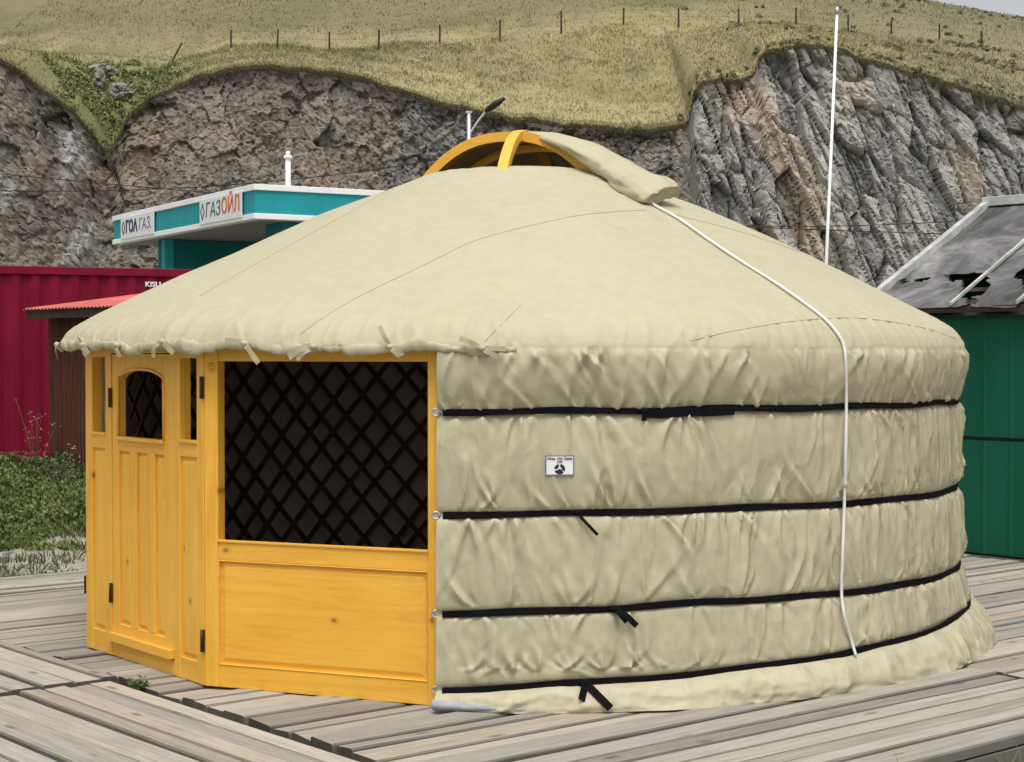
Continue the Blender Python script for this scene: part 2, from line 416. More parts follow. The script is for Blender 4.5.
# --- straps: height of each around the wall
def strap_z(i, az):
    az = np.asarray(az, float)
    if i == 0: return np.interp(az, [-10, 20, 75, 180], [1.373, 1.383, 1.375, 1.37]) + .004 * np.sin(az * .35)
    if i == 1: return np.interp(az, [-10, 5, 20, 75, 180], [.897, .905, .912, .882, .88]) + .003 * np.sin(az * .3)
    if i == 2: return np.interp(az, [-10, 3, 20, 75, 180], [.440, .457, .478, .435, .43]) + .003 * np.sin(az * .4 + 1)
    return np.interp(az, [-10, 5, 20, 75, 180], [.083, .122, .150, .225, .23]) + .003 * np.sin(az * .33)
STR_R = [2.640, 2.650, 2.668, 2.69]
rs = np.random.default_rng(5)
def mk_creases(n, z0, z1, azr=(-9, 100), amp=(.006, .019), wd=(.55, 1.6), updown=True, slope=14):
    L = []
    for _ in range(n):
        up = rs.random() < .55
        az0 = rs.uniform(*azr); h = (z1 - z0)
        ln = h * rs.uniform(.35, 1.05)
        sl_ = rs.normal(0, slope) * .42 - 2
        L.append((az0, z0 if up else z1, sl_, ln if up else -ln, rs.uniform(*wd), rs.uniform(*amp) * (1 if rs.random() < .85 else -.6), rs.normal(0, .7)))
    return L
def wall_r(AZ, Z):
    """radius of the canvas wall with folds; AZ degrees, Z metres"""
    S = [strap_z(i, AZ) for i in range(4)]
    rad = np.zeros_like(AZ); d = np.zeros_like(AZ)
    bands = [(S[0], 1.66 + 0 * AZ, STR_R[0], 2.675, .016), (S[1], S[0], STR_R[1], STR_R[0], .024), (S[2], S[1], STR_R[2], STR_R[1], .021), (S[3], S[2], STR_R[3], STR_R[2], .012)]
    for k, (lo, hi, rl, rh, bulge) in enumerate(bands):
        m = (Z >= lo) & (Z <= hi + 1e-6)
        t = np.clip((Z - lo) / (hi - lo), 0, 1)
        base = rl + (rh - rl) * t + bulge * (np.sin(np.pi * t) ** .6)
        nz = .007 * fbm(AZ * .11, t * 1.3 + 3 * k, 0, 3, 50 + k) + .005 * fbm(AZ * .55, t * .9, 5 + k, 4, 70 + k)
        rg = 1 - np.abs(vnoise(AZ * .55 + .7 * vnoise(AZ * .2, t * 2, 3, 8), t * .22 + 9 * k + .3, 0, 90 + k)) * 2
        edge = np.exp(-t * 4) + np.exp(-(1 - t) * 4)
        rg2 = 1 - np.abs(vnoise(AZ * 1.05 + .9 * vnoise(AZ * .3, t * 2.2, 6, 18) + 1.2 * t, t * .3 + 5 * k + .4, 0, 190 + k)) * 2
        msk = np.clip(.5 + 1.2 * fbm(AZ * .09, t * .8 + 3 * k, 0, 2, 210 + k), 0, 1)
        nz = nz + .006 * np.clip(rg, 0, 1) ** 3 * (.5 + edge) + .0065 * np.clip(rg2, 0, 1) ** 3 * msk * (.35 + edge)
        rad = np.where(m, base + nz * np.minimum(1, .25 + 5 * t * (1 - t)), rad)
    # skirt under the lowest strap
    m = Z < S[3]
    t = np.clip((S[3] - Z) / np.maximum(S[3], .02), 0, 1)
    fl = np.interp(AZ, [-10, 0, 30, 75, 180], [.050, .085, .105, .150, .13])
    sk = STR_R[3] + np.interp(AZ, [-10, 20, 75, 180], [-.02, .0, .035, .03]) * 1.0 + fl * t ** .8 + .02 * np.sin(np.pi * t) + .026 * t * fbm(AZ * .13, t * 2, 7, 3, 33) + .020 * np.sin(np.pi * t) * fbm(AZ * .35, t * 1.5, 1, 3, 34)
    rad = np.where(m, sk, rad)
    bl = sstep(.0, .05, np.abs(Z - S[3]))
    rad = np.where((Z >= S[3]) & (Z < S[2]), rad + np.interp(AZ, [-10, 20, 75, 180], [-.02, 0, .035, .03]) * np.clip(1 - (Z - S[3]) / (S[2] - S[3]), 0, 1), rad)
    # pinch at the straps
    for i in range(4): rad = rad - .010 * np.exp(-((Z - S[i]) / .020) ** 2)
    for lst in WALL_CREASES: d = d + creases(AZ, Z, lst)
    for i in range(4): d = d * (1 - .96 * np.exp(-((Z - S[i]) / .024) ** 2))
    d = d * sstep(-7.6, -5.5, AZ) * 1.0
    return rad + d
WALL_CREASES = [mk_creases(130, .925, 1.36, amp=(.008, .032), wd=(.3, .8)), mk_creases(130, .49, .885, amp=(.008, .032), wd=(.3, .8)), mk_creases(150, .19, .44, amp=(.007, .026), wd=(.3, .85)), mk_creases(60, .925, 1.36, (38, 100), (.010, .028), (.3, .6), slope=6), mk_creases(60, .49, .885, (38, 100), (.010, .028), (.3, .6), slope=6), mk_creases(30, .01, .19, amp=(.006, .016), wd=(.6, 2.2), slope=40), mk_creases(10, 1.39, 1.64, (-8, 4))]
# seams of the canvas: a pucker line every 1.15 m, and a long tension fold beside the mark
WALL_CREASES.append([(18.5, 1.37, 1, -.45, .5, .012, .3), (18.2, .90, -1, -.43, .45, .012, .2), (18.3, .46, 4, -.30, .45, .012, .2), (43, .9, 1, -.43, .4, .012, .2), (43, 1.37, 0, -.45, .4, .012, .2),
                     (7.0, 1.37, -6, -.40, .8, .016, .4), (2.0, 1.37, 10, -.36, 1.1, .016, .5), (9.5, 1.37, -9, -.44, .7, .015, .6), (4.5, .11, 2, .17, 2.6, .020, 0), (24, .9, -12, -.40, .9, .016, .6), (27.5, .93, 6, .42, .8, .015, .5), (13, .49, 16, .38, 1.0, .015, .5)])

zz = np.concatenate([np.linspace(0, .28, 34)[:-1], np.arange(.28, 1.66, .0105), [1.66]])
waz = np.concatenate([np.arange(-7.5, 104, .2), np.arange(104, 260, 1.5)])
AZg, Zg = np.meshgrid(waz, zz, indexing='ij')
AZf = np.where(AZg > 180, 180.0, AZg)
RW = wall_r(AZf, Zg)
RW = np.where(AZg > 200, np.minimum(RW, 2.66), RW)
th = np.radians(AZg)
Zd = np.where(Zg < .02, np.maximum(0.004, Zg), Zg)
Vw = np.stack([RW * np.sin(th), D - RW * np.cos(th), Zd], -1).reshape(-1, 3)
wall_o = big_mesh('wall_cover', Vw, quads(len(waz), len(zz)), M_FABW, smooth=True)
parent_to(wall_o, yurt)
# inside face of the wall: dark felt lining
lb = MB(); la = np.arange(-6, 260, 3.0); lz = [0.0, .8, 1.66]
lb.grid([pol(a_, 2.575, z_) for a_ in la for z_ in lz], len(la), len(lz))
lb.build('felt_lining', M_LINING, yurt)

# --- roof canvas
tr = np.concatenate([np.linspace(0, .86, 44)[:-1], np.linspace(.86, 1, 26)])
AZr, Tr = np.meshgrid(azs, tr, indexing='ij')
rr, zr = roof_rz(Tr)
s_m = Tr * _s[-1]
sag = .028 * fbm(AZr * .035, s_m * .9, 0, 3, 3) * np.sin(np.pi * np.clip(Tr, 0, 1)) + .005 * fbm(AZr * .09, s_m * 1.5, 2, 3, 8)
sag = sag - .012 * np.sin(np.pi * Tr) * (np.cos(np.radians(AZr) * 14) * .5 + .5) * .35
edge = sstep(.80, .99, Tr)
gath = .010 * np.clip(1 - np.abs(vnoise(AZr * .55 + 2 * Tr, Tr * 1.2 + .4, 0, 21)) * 2, 0, 1) ** 2 + .007 * fbm(AZr * .6, Tr * 6, 0, 3, 22)
rad_cr = []
for _ in range(70):
    az0 = rs.uniform(-75, 100); left = az0 < 2
    rad_cr.append((az0, 1.0, rs.normal(-6 if left else 0, 16) + (30 if left else 0) * rs.random(), -rs.uniform(.08, .26 if left else .16), rs.uniform(.3, .9), rs.uniform(.005, .011), 0))
gath = gath + creases(AZr, Tr, rad_cr)
off = sag + edge * gath
rr = rr + off * .42; zr = zr + off * .9
# the hem droops and lifts between its ties on the door side
left = sstep(3, -6, AZr)
zr = zr + left * sstep(.9, 1, Tr) * (.007 * np.sin(np.radians(AZr) * 34) + .010 * fbm(AZr * .15, 0 * AZr, 0, 2, 5) + np.interp(AZr, [-95, -60, -10, 5], [.030, .022, 0, 0]))
th = np.radians(AZr)
Vr = np.stack([rr * np.sin(th) + shx(rr), D - rr * np.cos(th), zr], -1)
# flap hanging below the eave on the canvas side, down to the top strap
fz = np.linspace(0, 1, 40)
faz = azs[(azs >= -7.4)]
AZ2, T2 = np.meshgrid(faz, fz, indexing='ij')
z_top = 1.66; zb = strap_z(0, AZ2) - .012
Z2 = z_top + (zb - z_top) * T2
bul = 2.697 + (2.640 - 2.697) * T2 ** 1.3 + .022 * np.sin(np.pi * T2) ** .8
bul = bul - .012 * np.exp(-((T2) / .035) ** 2)
flc = []
for _ in range(190):
    up = rs.random() < .62
    flc.append((rs.uniform(-7, 100), 1.655 if up else 1.38, rs.normal(-3, 8), (-1 if up else 1) * rs.uniform(.10, .30), rs.uniform(.36, .85), rs.uniform(.008, .028), rs.normal(0, .3)))
dfl = creases(AZ2, Z2, flc) + .008 * fbm(AZ2 * .16, T2 * 1.2, 0, 3, 41) + .005 * fbm(AZ2 * .5, T2, 0, 3, 42)
R2 = bul + dfl * np.minimum(1, .2 + T2 * 9) * (1 - .9 * sstep(.90, .99, T2))
Z2 = Z2 + .006 * fbm(AZ2 * .3, 0 * T2, 0, 3, 55) * (1 - T2)
th2 = np.radians(AZ2)
Vf = np.stack([R2 * np.sin(th2), D - R2 * np.cos(th2), Z2], -1)
join = np.exp(-(T2 / .05) ** 1.5)[..., None]; Vf = Vf * (1 - join) + Vr[azs >= -7.4][:, -1:, :] * join
nA = len(azs); nT = len(tr)
Fr = quads(nA, nT)
clos = np.array([[(nA - 1) * nT + k, k, k + 1, (nA - 1) * nT + k + 1] for k in range(nT - 1)])
Ff = quads(len(faz), len(fz)) + nA * nT
Vall = np.concatenate([Vr.reshape(-1, 3), Vf.reshape(-1, 3)])
roof_o = big_mesh('roof_cover', Vall, np.concatenate([Fr, clos, Ff]), M_FAB, smooth=True)
roof_o.data.materials.append(M_FABW); mi = np.zeros(len(roof_o.data.polygons), np.int32); mi[-len(Ff):] = 1; roof_o.data.polygons.foreach_set('material_index', mi)
parent_to(roof_o, yurt)
bv = BVHTree.FromPolygons([tuple(v) for v in np.concatenate([Vall, Vw])], [tuple(f) for f in np.concatenate([Fr, clos, Ff, quads(len(waz), len(zz)) + len(Vall)])])
EYE = Vector((0, 0, HC))
def on_tent(x, y, off=.01):
    """where the sight line through a photo pixel meets the canvas, lifted off by a little"""
    dv = Vector(((x - 512) / F, 1.0, (HZ - y) / F)).normalized()
    h, n, _, _ = bv.ray_cast(EYE, dv)
    if h is None: return None, None
    if n.dot(dv) > 0: n = -n
    return h + n * off, n
def smooth_path(pts, per=8):
    out = []; n = len(pts)
    for i in range(n - 1):
        p0, p1, p2, p3 = [Vector(pts[max(0, min(n - 1, i + k))]) for k in (-1, 0, 1, 2)]
        for j in range(per):
            t = j / per
            out.append(.5 * ((2 * p1) + (p2 - p0) * t + (2 * p0 - 5 * p1 + 4 * p2 - p3) * t * t + (3 * p1 - p0 - 3 * p2 + p3) * t ** 3))
    return out + [Vector(pts[-1])]
# sewn seams: a narrow doubled strip of the same canvas
for sm_ in ([(200, 296), (260, 262), (340, 218), (398, 186)], [(300, 334), (345, 304), (430, 262), (480, 239), (560, 219), (600, 213), (645, 210)],
            [(672, 214), (740, 232), (800, 252)], [(690, 340), (735, 330), (800, 320), (860, 318), (920, 327), (955, 338)], [(480, 345), (520, 305)]):
    q = []
    for v_ in smooth_path([(x, y, 0) for x, y in sm_], 10):
        h, n = on_tent(v_.x, v_.y, .0012)
        if h is not None: q.append((h, n))
    b = MB(); b.ribbon([p for p, _ in q], .010, lambda i: q[i][1], .003); b.build('sewn_seam', M_FAB, yurt)

# --- hem roll along the door side with its ribbon ties
hz = []
def hem_pt(az):
    i = np.argmin(np.abs(azs - az)); p = Vr[i, -1]
    return Vector(p)
b = MB(); pts = []; rads = []
for a_ in np.arange(-120, .6, .35):
    p = hem_pt(a_); p.z += -.010 + .006 * float(vnoise(a_ * .5, 3, 0, 9))
    q = float(vnoise(a_ * .33, 0, 0, 4)) + .6 * float(vnoise(a_ * 1.1, 5, 0, 4))
    d_ = Vector((math.sin(R(a_)), -math.cos(R(a_)), 0)); p = p + d_ * float(np.interp(a_, [-14, -5], [-.008, .016]))
    pts.append(p); q2 = .5 * float(vnoise(a_ * 2.3, 9, 0, 4)); tp = float(np.interp(a_, [-3, .6], [1, .45])); rads.append((tp * max(.009, .014 + .007 * (q + q2)), tp * max(.013, .025 + .010 * (q - q2))))
b.tube(pts, rads, 12); b.build('hem_roll', M_FABW, yurt)
def ribbon_tie(az, segs, w_=.026):
    b = MB()
    p0 = hem_pt(az); d_ = Vector((math.sin(R(az)), -math.cos(R(az)), 0)); tn = Vector((math.cos(R(az)), math.sin(R(az)), 0))
    p0 = p0 + d_ * float(np.interp(az, [-14, -5], [.016, .036]))
    # knot
    b.tube([p0 - tn * .022 + Vector((0, 0, .004)), p0 + d_ * .008, p0 + tn * .022 - Vector((0, 0, .004))], [.010, .016, .010], 8)
    for pl in segs:
        pts = smooth_path([p0 + tn * s_ + d_ * (.004 + o_) + Vector((0, 0, z_)) for s_, z_, o_ in pl], 5)
        b.ribbon(pts, w_, lambda i: d_ + tn * .25 * math.sin(i), .003)
    return b.build('ribbon_tie', M_FAB, yurt)
ribbon_tie(-74, [[(0, 0, 0), (.02, -.03, .01), (-.02, -.075, .0)]])
ribbon_tie(-57, [[(0, 0, 0), (.03, -.03, .012), (.055, -.060, .0)], [(0, 0, 0), (.045, -.008, .01), (.09, -.05, .0)], [(0, 0, 0), (-.03, .035, .012), (-.06, .055, .006)]])
ribbon_tie(-48, [[(0, 0, 0), (.02, -.03, .012), (.035, -.062, .0)]])
ribbon_tie(-39.5, [[(0, 0, 0), (-.04, -.02, .012), (-.075, -.075, .0)], [(0, 0, 0), (.035, -.02, .01), (.085, -.058, .0)]])
ribbon_tie(-28, [[(0, 0, 0), (.035, -.03, .012), (.085, -.095, .004)], [(0, 0, 0), (-.05, .01, .01), (-.11, .012, .004)]])
ribbon_tie(-20, [[(0, 0, 0), (-.05, -.008, .014), (-.125, -.048, .004)], [(0, 0, 0), (-.04, -.02, .012), (-.085, -.055, .004)]], .034)
ribbon_tie(-12, [[(0, 0, 0), (.025, -.022, .016), (.05, -.045, .004)], [(0, 0, 0), (.04, -.012, .012), (.058, -.04, .0)], [(0, 0, 0), (-.02, .04, .012), (-.05, .095, .006)]], .022)
ribbon_tie(-3.0, [[(0, 0, 0), (.035, -.02, .014), (.075, -.040, .0)], [(0, 0, 0), (.05, .0, .012), (.11, -.004, .004)], [(0, 0, 0), (-.05, .025, .012), (-.10, .045, .004)]], .024)

# --- straps
def strap(i, a0=-6.9, a1=258.0, w_=.031):
    b = MB(); aa = np.concatenate([np.arange(a0, 104, .5), np.arange(104, a1, 3.0)]); V = []
    for a_ in aa:
        zc = float(strap_z(i, min(a_, 180))); g = np.array([-.5, -.25, 0, .25, .5]) * w_ * (1 + .12 * float(vnoise(a_ * .2, i * 7, 0, 3)))
        rz_ = wall_r(np.full(5, min(a_, 180.0)), zc + g)
        wn = min(a_, 180.0) + np.linspace(-3, 3, 9); rm = float(wall_r(wn, np.full(9, zc)).mean()) + (.013 if i else .027)
        tw = .003 * float(vnoise(a_ * .35, i, 0, 12))
        for g_, o_ in ((-.5, -.002), (-.5, .004), (.5, .004), (.5, -.002)):
            V.append(pol(a_, rm + o_ + tw * g_ * 2, zc + g_ * w_ * (1 + .12 * float(vnoise(a_ * .2, i * 7, 0, 3)))))
    n = len(aa); fs_ = [(k * 4 + q, (k + 1) * 4 + q, (k + 1) * 4 + (q + 1) % 4, k * 4 + (q + 1) % 4) for k in range(n - 1) for q in range(4)]
    b.add(V, fs_ + [(0, 1, 2, 3)], smooth=False); o = b.build('strap', M_STRAP, yurt)
    # brass eye on the frame stile that holds the strap's end
    return o
straps = [strap(i) for i in range(4)]
def strap_front(i, az, dz=0.0, off=.02):
    zc = float(strap_z(i, az)) + dz
    rm = float(wall_r(np.array([az]), np.array([zc]))[0])
    return pol(az, rm + off + (.012 if i == 0 else 0), zc)
def tails(i, az, specs, w_=.026, knot=.02):
    b = MB(); d_ = Vector((math.sin(R(az)), -math.cos(R(az)), 0)); tn = Vector((math.cos(R(az)), math.sin(R(az)), 0))
    p0 = strap_front(i, az)
    b.tube([p0 - tn * knot * 1.2, p0 + d_ * .006, p0 + tn * knot * 1.2], [knot * .6, knot * .95, knot * .6], 8)
    for sp in specs:
        pts = smooth_path([p0 + tn * s_ + d_ * o_ + Vector((0, 0, z_)) for s_, z_, o_ in sp], 5)
        b.ribbon(pts, w_, d_ + tn * .3, .004)
    b.build('knot', M_STRAP, straps[i])
tails(0, 13.2, [[(0, 0, .006), (.004, -.022, .012), (.0, -.045, .006)]], .024, .017)
b = MB(); aa = np.arange(13.2, 23.6, .5)   # doubled end of the top strap
b.ribbon([strap_front(0, a_, -.012 - .002 * math.sin(a_), .013) for a_ in aa], [.03 + .016 * min(1, (a_ - 13) / 2) for a_ in aa], lambda i: (math.sin(R(aa[i])), -math.cos(R(aa[i])), 0), .006)
b.build('doubled_end', M_STRAP, straps[0])
tails(1, 6.6, [[(0, .0, .006), (.02, -.03, .022), (.085, -.10, .036)]], .014, .014)
tails(2, 10.2, [[(0, 0, .006), (.04, -.022, .040), (.095, -.075, .042)], [(0, 0, .006), (.02, -.02, .036), (.05, -.055, .036)]], .028, .02)
tails(3, 7.2, [[(0, 0, .010), (.04, -.04, .055), (.10, -.10, .10)], [(0, 0, .010), (-.012, -.02, .04), (-.03, -.065, .075)]], .036, .022)
# eyelets on the right stile
for i in range(4):
    b = MB(); p0 = pol(-7.6, 2.655, float(strap_z(i, -8)))
    ring = [p0 + Vector((math.cos(t) * .017, 0, math.sin(t) * .017)) for t in np.linspace(0, 2 * math.pi, 13)]
    b.tube(ring, .005, 6, cap=False); b.box(p0.x - .02, p0.x + .035, p0.y + .004, p0.y + .008, p0.z - .006, p0.z + .006)
    b.build('eyelet', M_METAL, straps[i])
# grey lining turned out at the foot of the wall, left end
b = MB(); V = []
ca = np.arange(-7.6, 8.0, .4); prof_ = [(0, .004), (.03, .012), (.045, .03), (.035, .05), (.0, .055)]
for a_ in ca:
    k_ = max(.05, 1 - (a_ + 7.6) / 15.6)
    for o_, z_ in prof_: V.append(pol(a_, 2.715 + o_ * (.4 + .6 * k_) + .01, .004 + z_ * k_ * (1 + .15 * float(vnoise(a_, 0, 0, 2)))))
b.grid(V, len(ca), len(prof_)); b.build('turned_lining', M_GREYHEM, yurt)

# --- white rope from the smoke-hole cover down over the roof and wall
rp = []
for x, y in [(650, 204.5), (657, 209), (680, 222), (710, 243), (740, 263), (775, 285), (805, 306), (825, 322), (837, 336), (842, 346), (844, 362), (844, 400), (843.5, 450), (843, 500), (841, 550), (840, 590), (843, 615), (850, 640), (856, 658)]:
    h, n = on_tent(x, y, .011)
    rp.append(h)
for k in range(11, 17): rp[k] = rp[k] + Vector((0, -.02, 0))
b = MB(); b.tube(smooth_path(rp, 6), .0078, 8); b.build('tie_rope', M_ROPE, yurt)

# --- maker's patch
h, n = on_tent(559.5, 465.5, .009)
rot = Matrix.Translation(h) @ (Vector((math.sin(R(5.6)), -math.cos(R(5.6)), .0)).to_track_quat('Z', 'Y').to_matrix().to_4x4())
patch = thing('label_patch', None, None); patch.matrix_world = rot; parent_to(patch, yurt)
bpy.data.objects.remove(patch)
b = MB(); pw, ph = .066, .046
b.box(-pw, pw, -ph, ph, -.004, .0015); pt = b.build('label_patch', M_INKGR, yurt, rot)
b = MB(); b.box(-pw + .005, pw - .005, -ph + .005, ph - .005, .0005, .003); b.build('patch_face', M_CARD, pt, rot)
text('Мон. гэр Заяа', .0195, M_INK, 'lettering', pt, rot @ Matrix.Translation((0, .0315, .004)), bold=.0003, extr=.0006, xs=.88)
text('ХХК', .013, M_INK, 'lettering', pt, rot @ Matrix.Translation((0, .0165, .004)), bold=.0003, extr=.0006)
b = MB()
for a0, a1 in ((-28, 84), (100, 178), (200, 315)):
    o_ = [(math.cos(R(q)) * .0250, math.sin(R(q)) * .0235 - .0165) for q in np.linspace(a0, a1, 12)]
    i_ = [(math.cos(R(q)) * .0105, math.sin(R(q)) * .0095 - .0165) for q in np.linspace(a1 - 4, a0 + 12, 8)]
    if a0 == 200: i_ = [(.010, -.020), (0, -.015), (-.011, -.021)]
    pl = o_ + i_
    b.add([(x, y, .0042) for x, y in pl] + [(x, y, .003) for x, y in pl], [list(range(len(pl)))] + [(k, k + len(pl), (k + 1) % len(pl) + len(pl), (k + 1) % len(pl)) for k in range(len(pl))])
b.build('emblem', M_INK, pt, rot)

# --- crown (smoke hole wheel) of bent yellow wood
CR, CZ0 = .615, 2.662
CX0 = float(shx(CR))
def cpol(az, r, z): return pol(az, r, z) + Vector((CX0, 0, 0))
b = MB()
ringp = [cpol(a_, CR, CZ0) for a_ in np.arange(0, 361, 6)]
b.tube(ringp, [(.028, .036)] * len(ringp), 8, cap=False, smooth=False)
crown = b.build('crown_ring', M_WH, yurt)
def arch(az0, az1, h_, w_=.05, th_=.042, pw=2.4):
    b = MB(); p0, p1 = cpol(az0, CR, CZ0), cpol(az1, CR, CZ0); pts = []
    for t in np.linspace(0, 1, 29):
        p = p0.lerp(p1, t); p.z = CZ0 + .015 + h_ * (1 - abs(2 * t - 1) ** pw); pts.append(p)
    b.ribbon(pts, w_, (0, 0, 1), th_)
    return b.build('crown_arch', M_WH, crown)
arch(-96, 42, .268, .06, .058); arch(-134, 84, .245, .05, .05); arch(-11, 160, .295, .062, .05, 3.0); arch(60, 128, .15, .045)
# --- canvas cover of the smoke hole: thrown back over the far half of the wheel
b = MB(); V = []; na, nr = 44, 16
for i in range(na):
    q = -78 + 178 * i / (na - 1)                       # direction around the wheel; 0 = away from the camera
    for k in range(nr):
        t = k / (nr - 1); r = .02 + 1.0 * t
        dome = 2.955 - .245 * min(1, r / .62) ** 2.4 if r < .62 else 0
        dome = max(dome, float(np.interp(max(.56, r), PR, PZ)) + .018)
        V.append((CX0 + r * math.sin(R(q)), D + .06 + r * math.cos(R(q)), dome + .008 * float(vnoise(q * .08, t * 5, 0, 6))))
b.grid(V, na, nr); hatch = b.build('smoke_hole_cover', M_FAB, yurt)
md = hatch.modifiers.new('s', 'SOLIDIFY'); md.thickness = .006
# its folded edge, rolled along the right shoulder of the roof
def at(x, y, d): return P3(x, y, d)
pth = [at(510, 137.5, D - .20), at(522, 136, D - .22), at(535, 135.5, D - .25), at(560, 141, D - .36), at(590, 155, D - .46), at(616, 173, D - .48), at(640, 188, D - .46), at(663, 198.5, D - .44)]
for k_, (x_, y_) in ((4, (591, 153.5)), (5, (618, 171)), (6, (641, 185.5)), (7, (663, 196))):
    h = None
    for dy_ in range(11, 40):
        h, _n = on_tent(x_ - 4, y_ + dy_ - 1, 0)
        if h is not None and h.y < D: break
    pth[k_] = at(x_, y_, h.y - .03)
pth = smooth_path(pth, 8); n = len(pth); b = MB(); seg = 28; V = []
for i, p in enumerate(pth):
    u = i / (n - 1); t = (pth[min(i + 1, n - 1)] - pth[max(i - 1, 0)]).normalized()
    up = Vector((.1, -.55, 1)); sd_ = t.cross(up).normalized(); up = sd_.cross(t).normalized()
    wd = float(np.interp(u, [0, .15, .3, .45, .6, .85, .93, 1], [.008, .02, .045, .080, .115, .140, .140, .130])); ht = float(np.interp(u, [0, .15, .3, .45, .6, .85, .93, 1], [.006, .012, .018, .030, .046, .058, .060, .040]))
    for k in range(seg):
        q = 2 * math.pi * k / seg; cq, sq = math.cos(q), math.sin(q)
        nz = 1 + u * (.22 * float(vnoise(u * 11, cq * 2.2 + 4, sq * 2.2, 14)) + .10 * float(vnoise(u * 26, cq * 4, sq * 4, 15))) - .34 * u * math.exp(-((q - 4.4) / .16) ** 2) - .30 * u * math.exp(-((q - 1.15) / .16) ** 2) - .22 * u * math.exp(-((q - 2.25) / .12) ** 2)
        V.append(p + sd_ * (wd * np.sign(cq) * abs(cq) ** .8 * nz) + up * (ht * np.sign(sq) * abs(sq) ** .8 * nz))
fs_ = [(i * seg + k, i * seg + (k + 1) % seg, (i + 1) * seg + (k + 1) % seg, (i + 1) * seg + k) for i in range(n - 1) for k in range(seg)]
ins = len(V); c_in = sum((Vector(V[(n - 1) * seg + k]) for k in range(seg)), Vector()) / seg - (pth[-1] - pth[-4])
for k in range(seg): V.append(Vector(V[(n - 1) * seg + k]).lerp(c_in, .55))
fs_ += [((n - 1) * seg + k, (n - 1) * seg + (k + 1) % seg, ins + (k + 1) % seg, ins + k) for k in range(seg)]
fs_ += [list(range(seg))[::-1], [ins + k for k in range(seg)]]
b.add(V, fs_, smooth=True); roll = b.build('rolled_edge', M_FAB, hatch)
b = MB()
pe = [at(668, 188, D - .2), at(678, 190, D - .15), at(686, 195, D - .08), at(694, 201, D - .02)]
pe = smooth_path(pe, 5); b.ribbon(pe, [.05 - .0016 * i for i in range(len(pe))], (.2, -.5, 1), .006)
b.build('loose_corner', M_FAB, hatch)

# --- wooden door section (A to B) and window section (B to C)
def sec_matrix(p0, p1):
    e_ = (p1 - p0).normalized(); n_ = Vector((e_.y, -e_.x, 0))      # outward (towards the camera side)
    m = Matrix(((e_.x, -n_.x, 0, p0.x), (e_.y, -n_.y, 0, p0.y), (0, 0, 1, 0), (0, 0, 0, 1)))
    return m
MD, MW = sec_matrix(PA, PB), sec_matrix(PB, PC)       # local x along, y into the tent, z up
LD, LW = (PB - PA).length, (PC - PB).length
BV = .003; TOP = 1.70
def part(b, name, m, par, mw): return b.build(name, m, par, mw)
def pieces(name, boxes, m, par, mw):
    for q in boxes:
        b = MB(); b.box(*q, BV); b.build(name, m, par, mw)
def holder(name, mw):
    o = bpy.data.objects.new(name, None); o.empty_display_size = .1; COL.objects.link(o); o.matrix_world = mw; parent_to(o, yurt); return o
# door surround
door_frame = holder('door_frame', MD)
pieces('stile', [(.0, .088, 0, .065, .002, TOP), (.262, .333, 0, .065, .002, TOP), (1.080, 1.146, 0, .065, .002, TOP), (1.330, LD - .004, 0, .065, .002, TOP)], M_WV, door_frame, MD)
pieces('rail', [(.088, .262, .002, .063, .002, .122), (.088, .262, .002, .063, 1.122, 1.205), (.088, .262, .002, .063, 1.622, TOP - .004), (1.146, 1.330, .002, .063, .002, .112), (1.146, 1.330, .002, .063, 1.124, 1.205), (1.146, 1.330, .002, .063, 1.620, TOP - .004), (.333, 1.080, .004, .063, .002, .080), (.333, 1.080, .002, .063, 1.645, TOP - .004)], M_WH, door_frame, MD)
for x0, x1, z0 in ((.088, .262, .122), (1.146, 1.330, .112)):
    b = MB(); b.box(x0, x1, .016, .05, z0, 1.123); b.frustum(x0 + .014, x1 - .014, z0 + .014, 1.123 - .014, .0163, .007, .014)
    part(b, 'side_panel', M_WV, door_frame, MD)
    b = MB(); b.box(x0 - .004, x1 + .004, -.010, .02, 1.195, 1.211, .002); part(b, 'sidelight_sill', M_WH, door_frame, MD)
# door leaf
leaf = MB()
x0, x1, zt = .338, 1.075, 1.640; wx0, wx1, wz0 = .418, .962, 1.196
leaf.box(x0, wx0, .006, .05, .084, zt, BV); leaf.box(wx1, x1, .006, .05, .084, zt, BV)
top = []
ns = 18
for i in range(ns + 1):
    t = i / ns; x = wx0 + (wx1 - wx0) * t; q = abs(2 * t - 1)
    top.append((x, 1.508 + .048 * (1 - q ** 2.6) ** .8))
for (xa, za), (xb, zb_) in zip(top[:-1], top[1:]):
    leaf.prism([(xa, za), (xb, zb_), (xb, zt), (xa, zt)], .0065, .0495)
for g0, g1 in ((.558, .634), (.762, .846)): leaf.box(g0, g1, .0065, .049, .184, 1.12, BV)
door = part(leaf, 'door', M_WV, yurt, MD)
pieces('cross_rail', [(wx0, wx1, .007, .049, 1.118, wz0), (wx0, wx1, .007, .049, .084, .184)], M_WH, door, MD)
b = MB(); b.box(wx0 - .012, wx1 + .006, -.012, .02, 1.176, 1.197, .003); part(b, 'window_sill', M_WH, door, MD)
b = MB()
mold = [(wx0 - .002, wz0 + .002)] + [(x, z + .003) for x, z in top] + [(wx1 + .002, wz0 + .002)]
b.tube([(x, .004, z) for x, z in mold], .009, 6); part(b, 'window_molding', M_WH, door, MD)
for g0, g1 in ((wx0, .558), (.634, .762), (.846, wx1)):
    b = MB(); b.box(g0 - .002, g1 + .002, .023, .045, .18, 1.122); b.frustum(g0 + .010, g1 - .010, .184 + .012, 1.12 - .012, .0233, .014, .014)
    part(b, 'door_panel', M_WV, door, MD)
